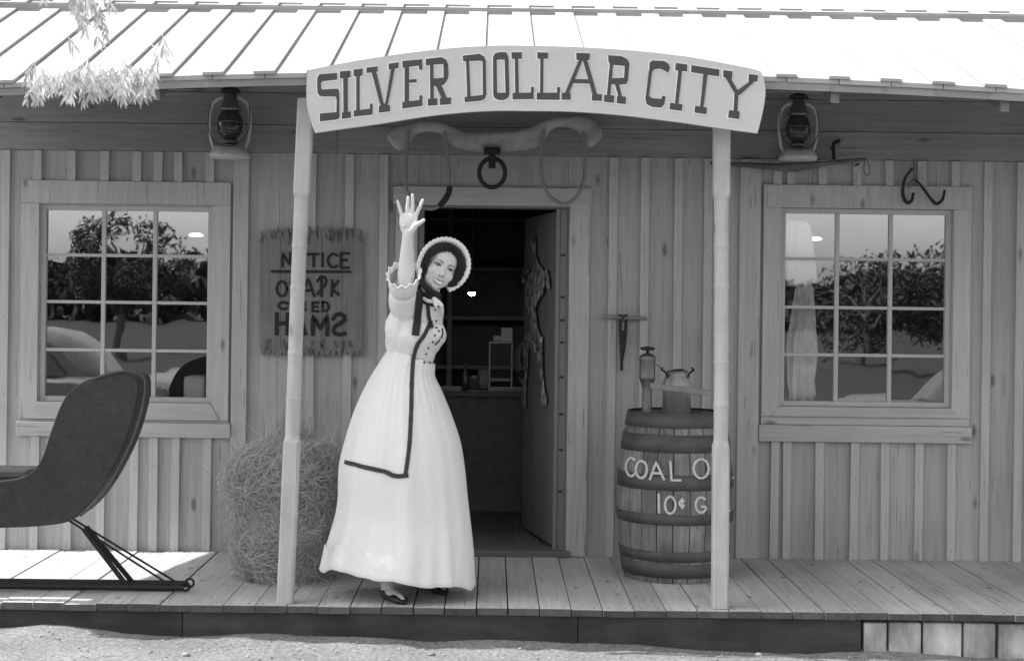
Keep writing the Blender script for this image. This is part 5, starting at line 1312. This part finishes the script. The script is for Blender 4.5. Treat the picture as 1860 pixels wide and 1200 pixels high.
# branch with pale sunlit leaves drooping over the left end of the roof
TR = empty('roadside_tree', (-5.1, -3.3, gz(-5.1, -3.3)), 'tree whose pale sunlit branches droop over the left end of the porch roof', 'tree')
mb = MB(); z0 = gz(-5.1, -3.3)
mb.tube([(-5.1, -3.3, z0 - .1), (-5.05, -3.25, 1.5), (-4.9, -3.1, 3.2), (-4.7, -3.0, 4.6)], [.17, .14, .11, .05], 12)
limbs = [[(-4.98, -3.2, 2.3), (-4.1, -2.9, 3.2), (-3.0, -2.6, 3.30), (-2.2, -2.45, 3.08), (-1.75, -2.4, 2.72)],
         [(-4.9, -3.1, 3.0), (-3.9, -2.7, 3.6), (-2.9, -2.4, 3.75), (-2.1, -2.3, 3.6)],
         [(-4.95, -3.2, 2.7), (-3.8, -3.0, 3.05), (-2.9, -2.75, 3.0), (-2.35, -2.6, 2.65)]]
lp = []
for L0 in limbs:
    sp = smoothpts(L0, 6); mb.tube(sp, [.045 - .04 * i / (len(sp) - 1) for i in range(len(sp))], 7); lp.append(sp)
mb.build('trunk', M['bark'], TR)
mb = MB(); rs = random.Random(15)
def leaf(p, d, ln, wd):
    d = d.normalized(); s = d.cross(Vector((rs.uniform(-.4, .4), -1, rs.uniform(-.3, .3)))).normalized(); nrm = s.cross(d).normalized()
    mb.add([p, p + d * ln * .35 + s * wd, p + d * ln * .7 + s * wd * .75 + nrm * .006, p + d * ln, p + d * ln * .7 - s * wd * .75 + nrm * .006, p + d * ln * .35 - s * wd, p + d * ln * .5 - nrm * .005], [(0, 1, 6), (1, 2, 6), (2, 3, 6), (3, 4, 6), (4, 5, 6), (5, 0, 6)], True)
def spray(p, d, n_, ln):
    q = p.copy(); tw = [p.copy()]
    for k in range(n_):
        d = (d + Vector((rs.gauss(0, .12), rs.gauss(0, .12), -.14))).normalized(); q = q + d * .024; tw.append(q.copy())
        for s in (-1, 1):
            dd = (Vector((s * rs.uniform(.3, 1.0), rs.uniform(-.4, .4), -.75)) + d * .8); leaf(q, dd, ln * rs.uniform(.7, 1.2), .0055)
    leaf(q, d, ln, .006); mb.tube(tw, .0018, 4, caps=False)
for k_, sp in enumerate(lp):
    for i in range(8, len(sp)):
        for _ in range(6 if k_ != 1 else 2):
            p = sp[i] + Vector((rs.uniform(-.05, .05), rs.uniform(-.1, .1), rs.uniform(-.03, .05))); d = Vector((rs.uniform(-.3, 1), rs.uniform(-.5, .5), rs.uniform(-.6, .4)))
            spray(p, d, rs.randint(4, 8), .05)
# the lowest hanging sprays against the shaded siding
for i in range(110):
    px = rs.uniform(60, 275); py = rs.uniform(112, 142); p = P(px, py, -2.35 + rs.uniform(-.12, .12)); spray(p, Vector((rs.uniform(-.5, .7), rs.uniform(-.3, .3), -1)), rs.randint(1, 4), .052)
for i in range(8):
    px = rs.uniform(0, 330); py = rs.uniform(40, 110); p = P(px, py, -2.35 + rs.uniform(-.12, .12)); spray(p, Vector((rs.uniform(-.5, .9), rs.uniform(-.3, .3), -.4)), rs.randint(2, 5), .07)
mb.build('leaf_spray', M['leaf'], TR, fix=False)

# ------------------------------------------------------------------ parked cars in front of the building (mirrored in the windows)
def car(x, y, rot, tone_, label):
    z0 = gz(x, y); C_ = empty('parked_car', (0, 0, 0), label, 'car', 'cars parked in the yard before the porch')
    pm = mat('car paint', tone_, .25, spec=.6); gm = mat('car window glass', .02, .08, spec=.8)
    def prof(pts): return [(v.x, v.y) for v in smoothpts([(a, b_, 0) for a, b_ in pts], 3)]
    lo = prof([(-2.35, .35), (-2.42, .55), (-2.35, .78), (-1.9, .90), (-1.2, .95), (0, .97), (.9, .98), (1.6, .95), (2.15, .86), (2.38, .68), (2.40, .45), (2.30, .33)]); lo += [(1.85, .30), (-1.85, .30)]
    hi = prof([(-1.55, .93), (-1.15, 1.22), (-.7, 1.42), (-.1, 1.48), (.45, 1.42), (.75, 1.25), (1.0, .96)])
    def lf(mb, pf, ws, cz):
        cx_ = 0; rings = []
        for w_, s in ws: rings.append([(px_ * s[0], w_, cz + (pz - cz) * s[1]) for px_, pz in pf])
        mb.loft(rings, True, True)
    mb = MB(); lf(mb, lo, [(-.90, (.93, .86)), (-.88, (.97, .95)), (-.75, (1, 1)), (0, (1.01, 1.03)), (.75, (1, 1)), (.88, (.97, .95)), (.90, (.93, .86))], .55); mb.build('car_body', pm, C_)
    mb = MB(); lf(mb, hi, [(-.72, (.90, .90)), (-.66, (.97, .98)), (0, (1, 1.02)), (.66, (.97, .98)), (.72, (.90, .90))], .95); mb.build('cabin', pm, C_)
    for s in (-1, 1):
        mb = MB(); mb.add([(-1.05, s * .80, 1.0), (-.75, s * .725, 1.30), (-.12, s * .72, 1.36), (-.12, s * .80, 1.0)], [(0, 1, 2, 3)]); mb.add([(-.04, s * .80, 1.0), (-.04, s * .72, 1.36), (.42, s * .725, 1.31), (.72, s * .80, 1.0)], [(0, 1, 2, 3)]); mb.build('side_window', gm, C_, fix=False)
        for wx in (-1.45, 1.45):
            mb = MB(); mb.torus((wx, s * .80, .33), .25, .085, 'y', 28, 10); w0 = mb.build('wheel', mat('tyre rubber', .02, .9), C_)
            mb = MB(); mb.lathe([(.02, s * .86), (.12, s * .87), (.19, s * .84), (.20, s * .78)], (wx, 0, .33), 20, 'y'); mb.build('rim', M['steel'], w0)
        mb = MB(); mb.ball((2.33, s * .62, .72), (.06, .11, .11)); mb.build('headlight', M['tin'], C_)
    for xx in (-2.46, 2.46): mb = MB(); mb.tube([(xx - math.copysign(.12, xx), -.86, .45), (xx, -.7, .45), (xx, .7, .45), (xx - math.copysign(.12, xx), .86, .45)], .055, 8); mb.build('bumper', M['tin'], C_)
    C_.location = (x, y, z0); C_.rotation_euler = (0, 0, rot)
car(-5.2, -8.6, .04, .12, 'grey rounded sedan parked in the yard, mirrored low in the left window')
car(5.9, -8.9, pi - .05, .05, 'black rounded sedan parked in the yard, mirrored low in the right window')
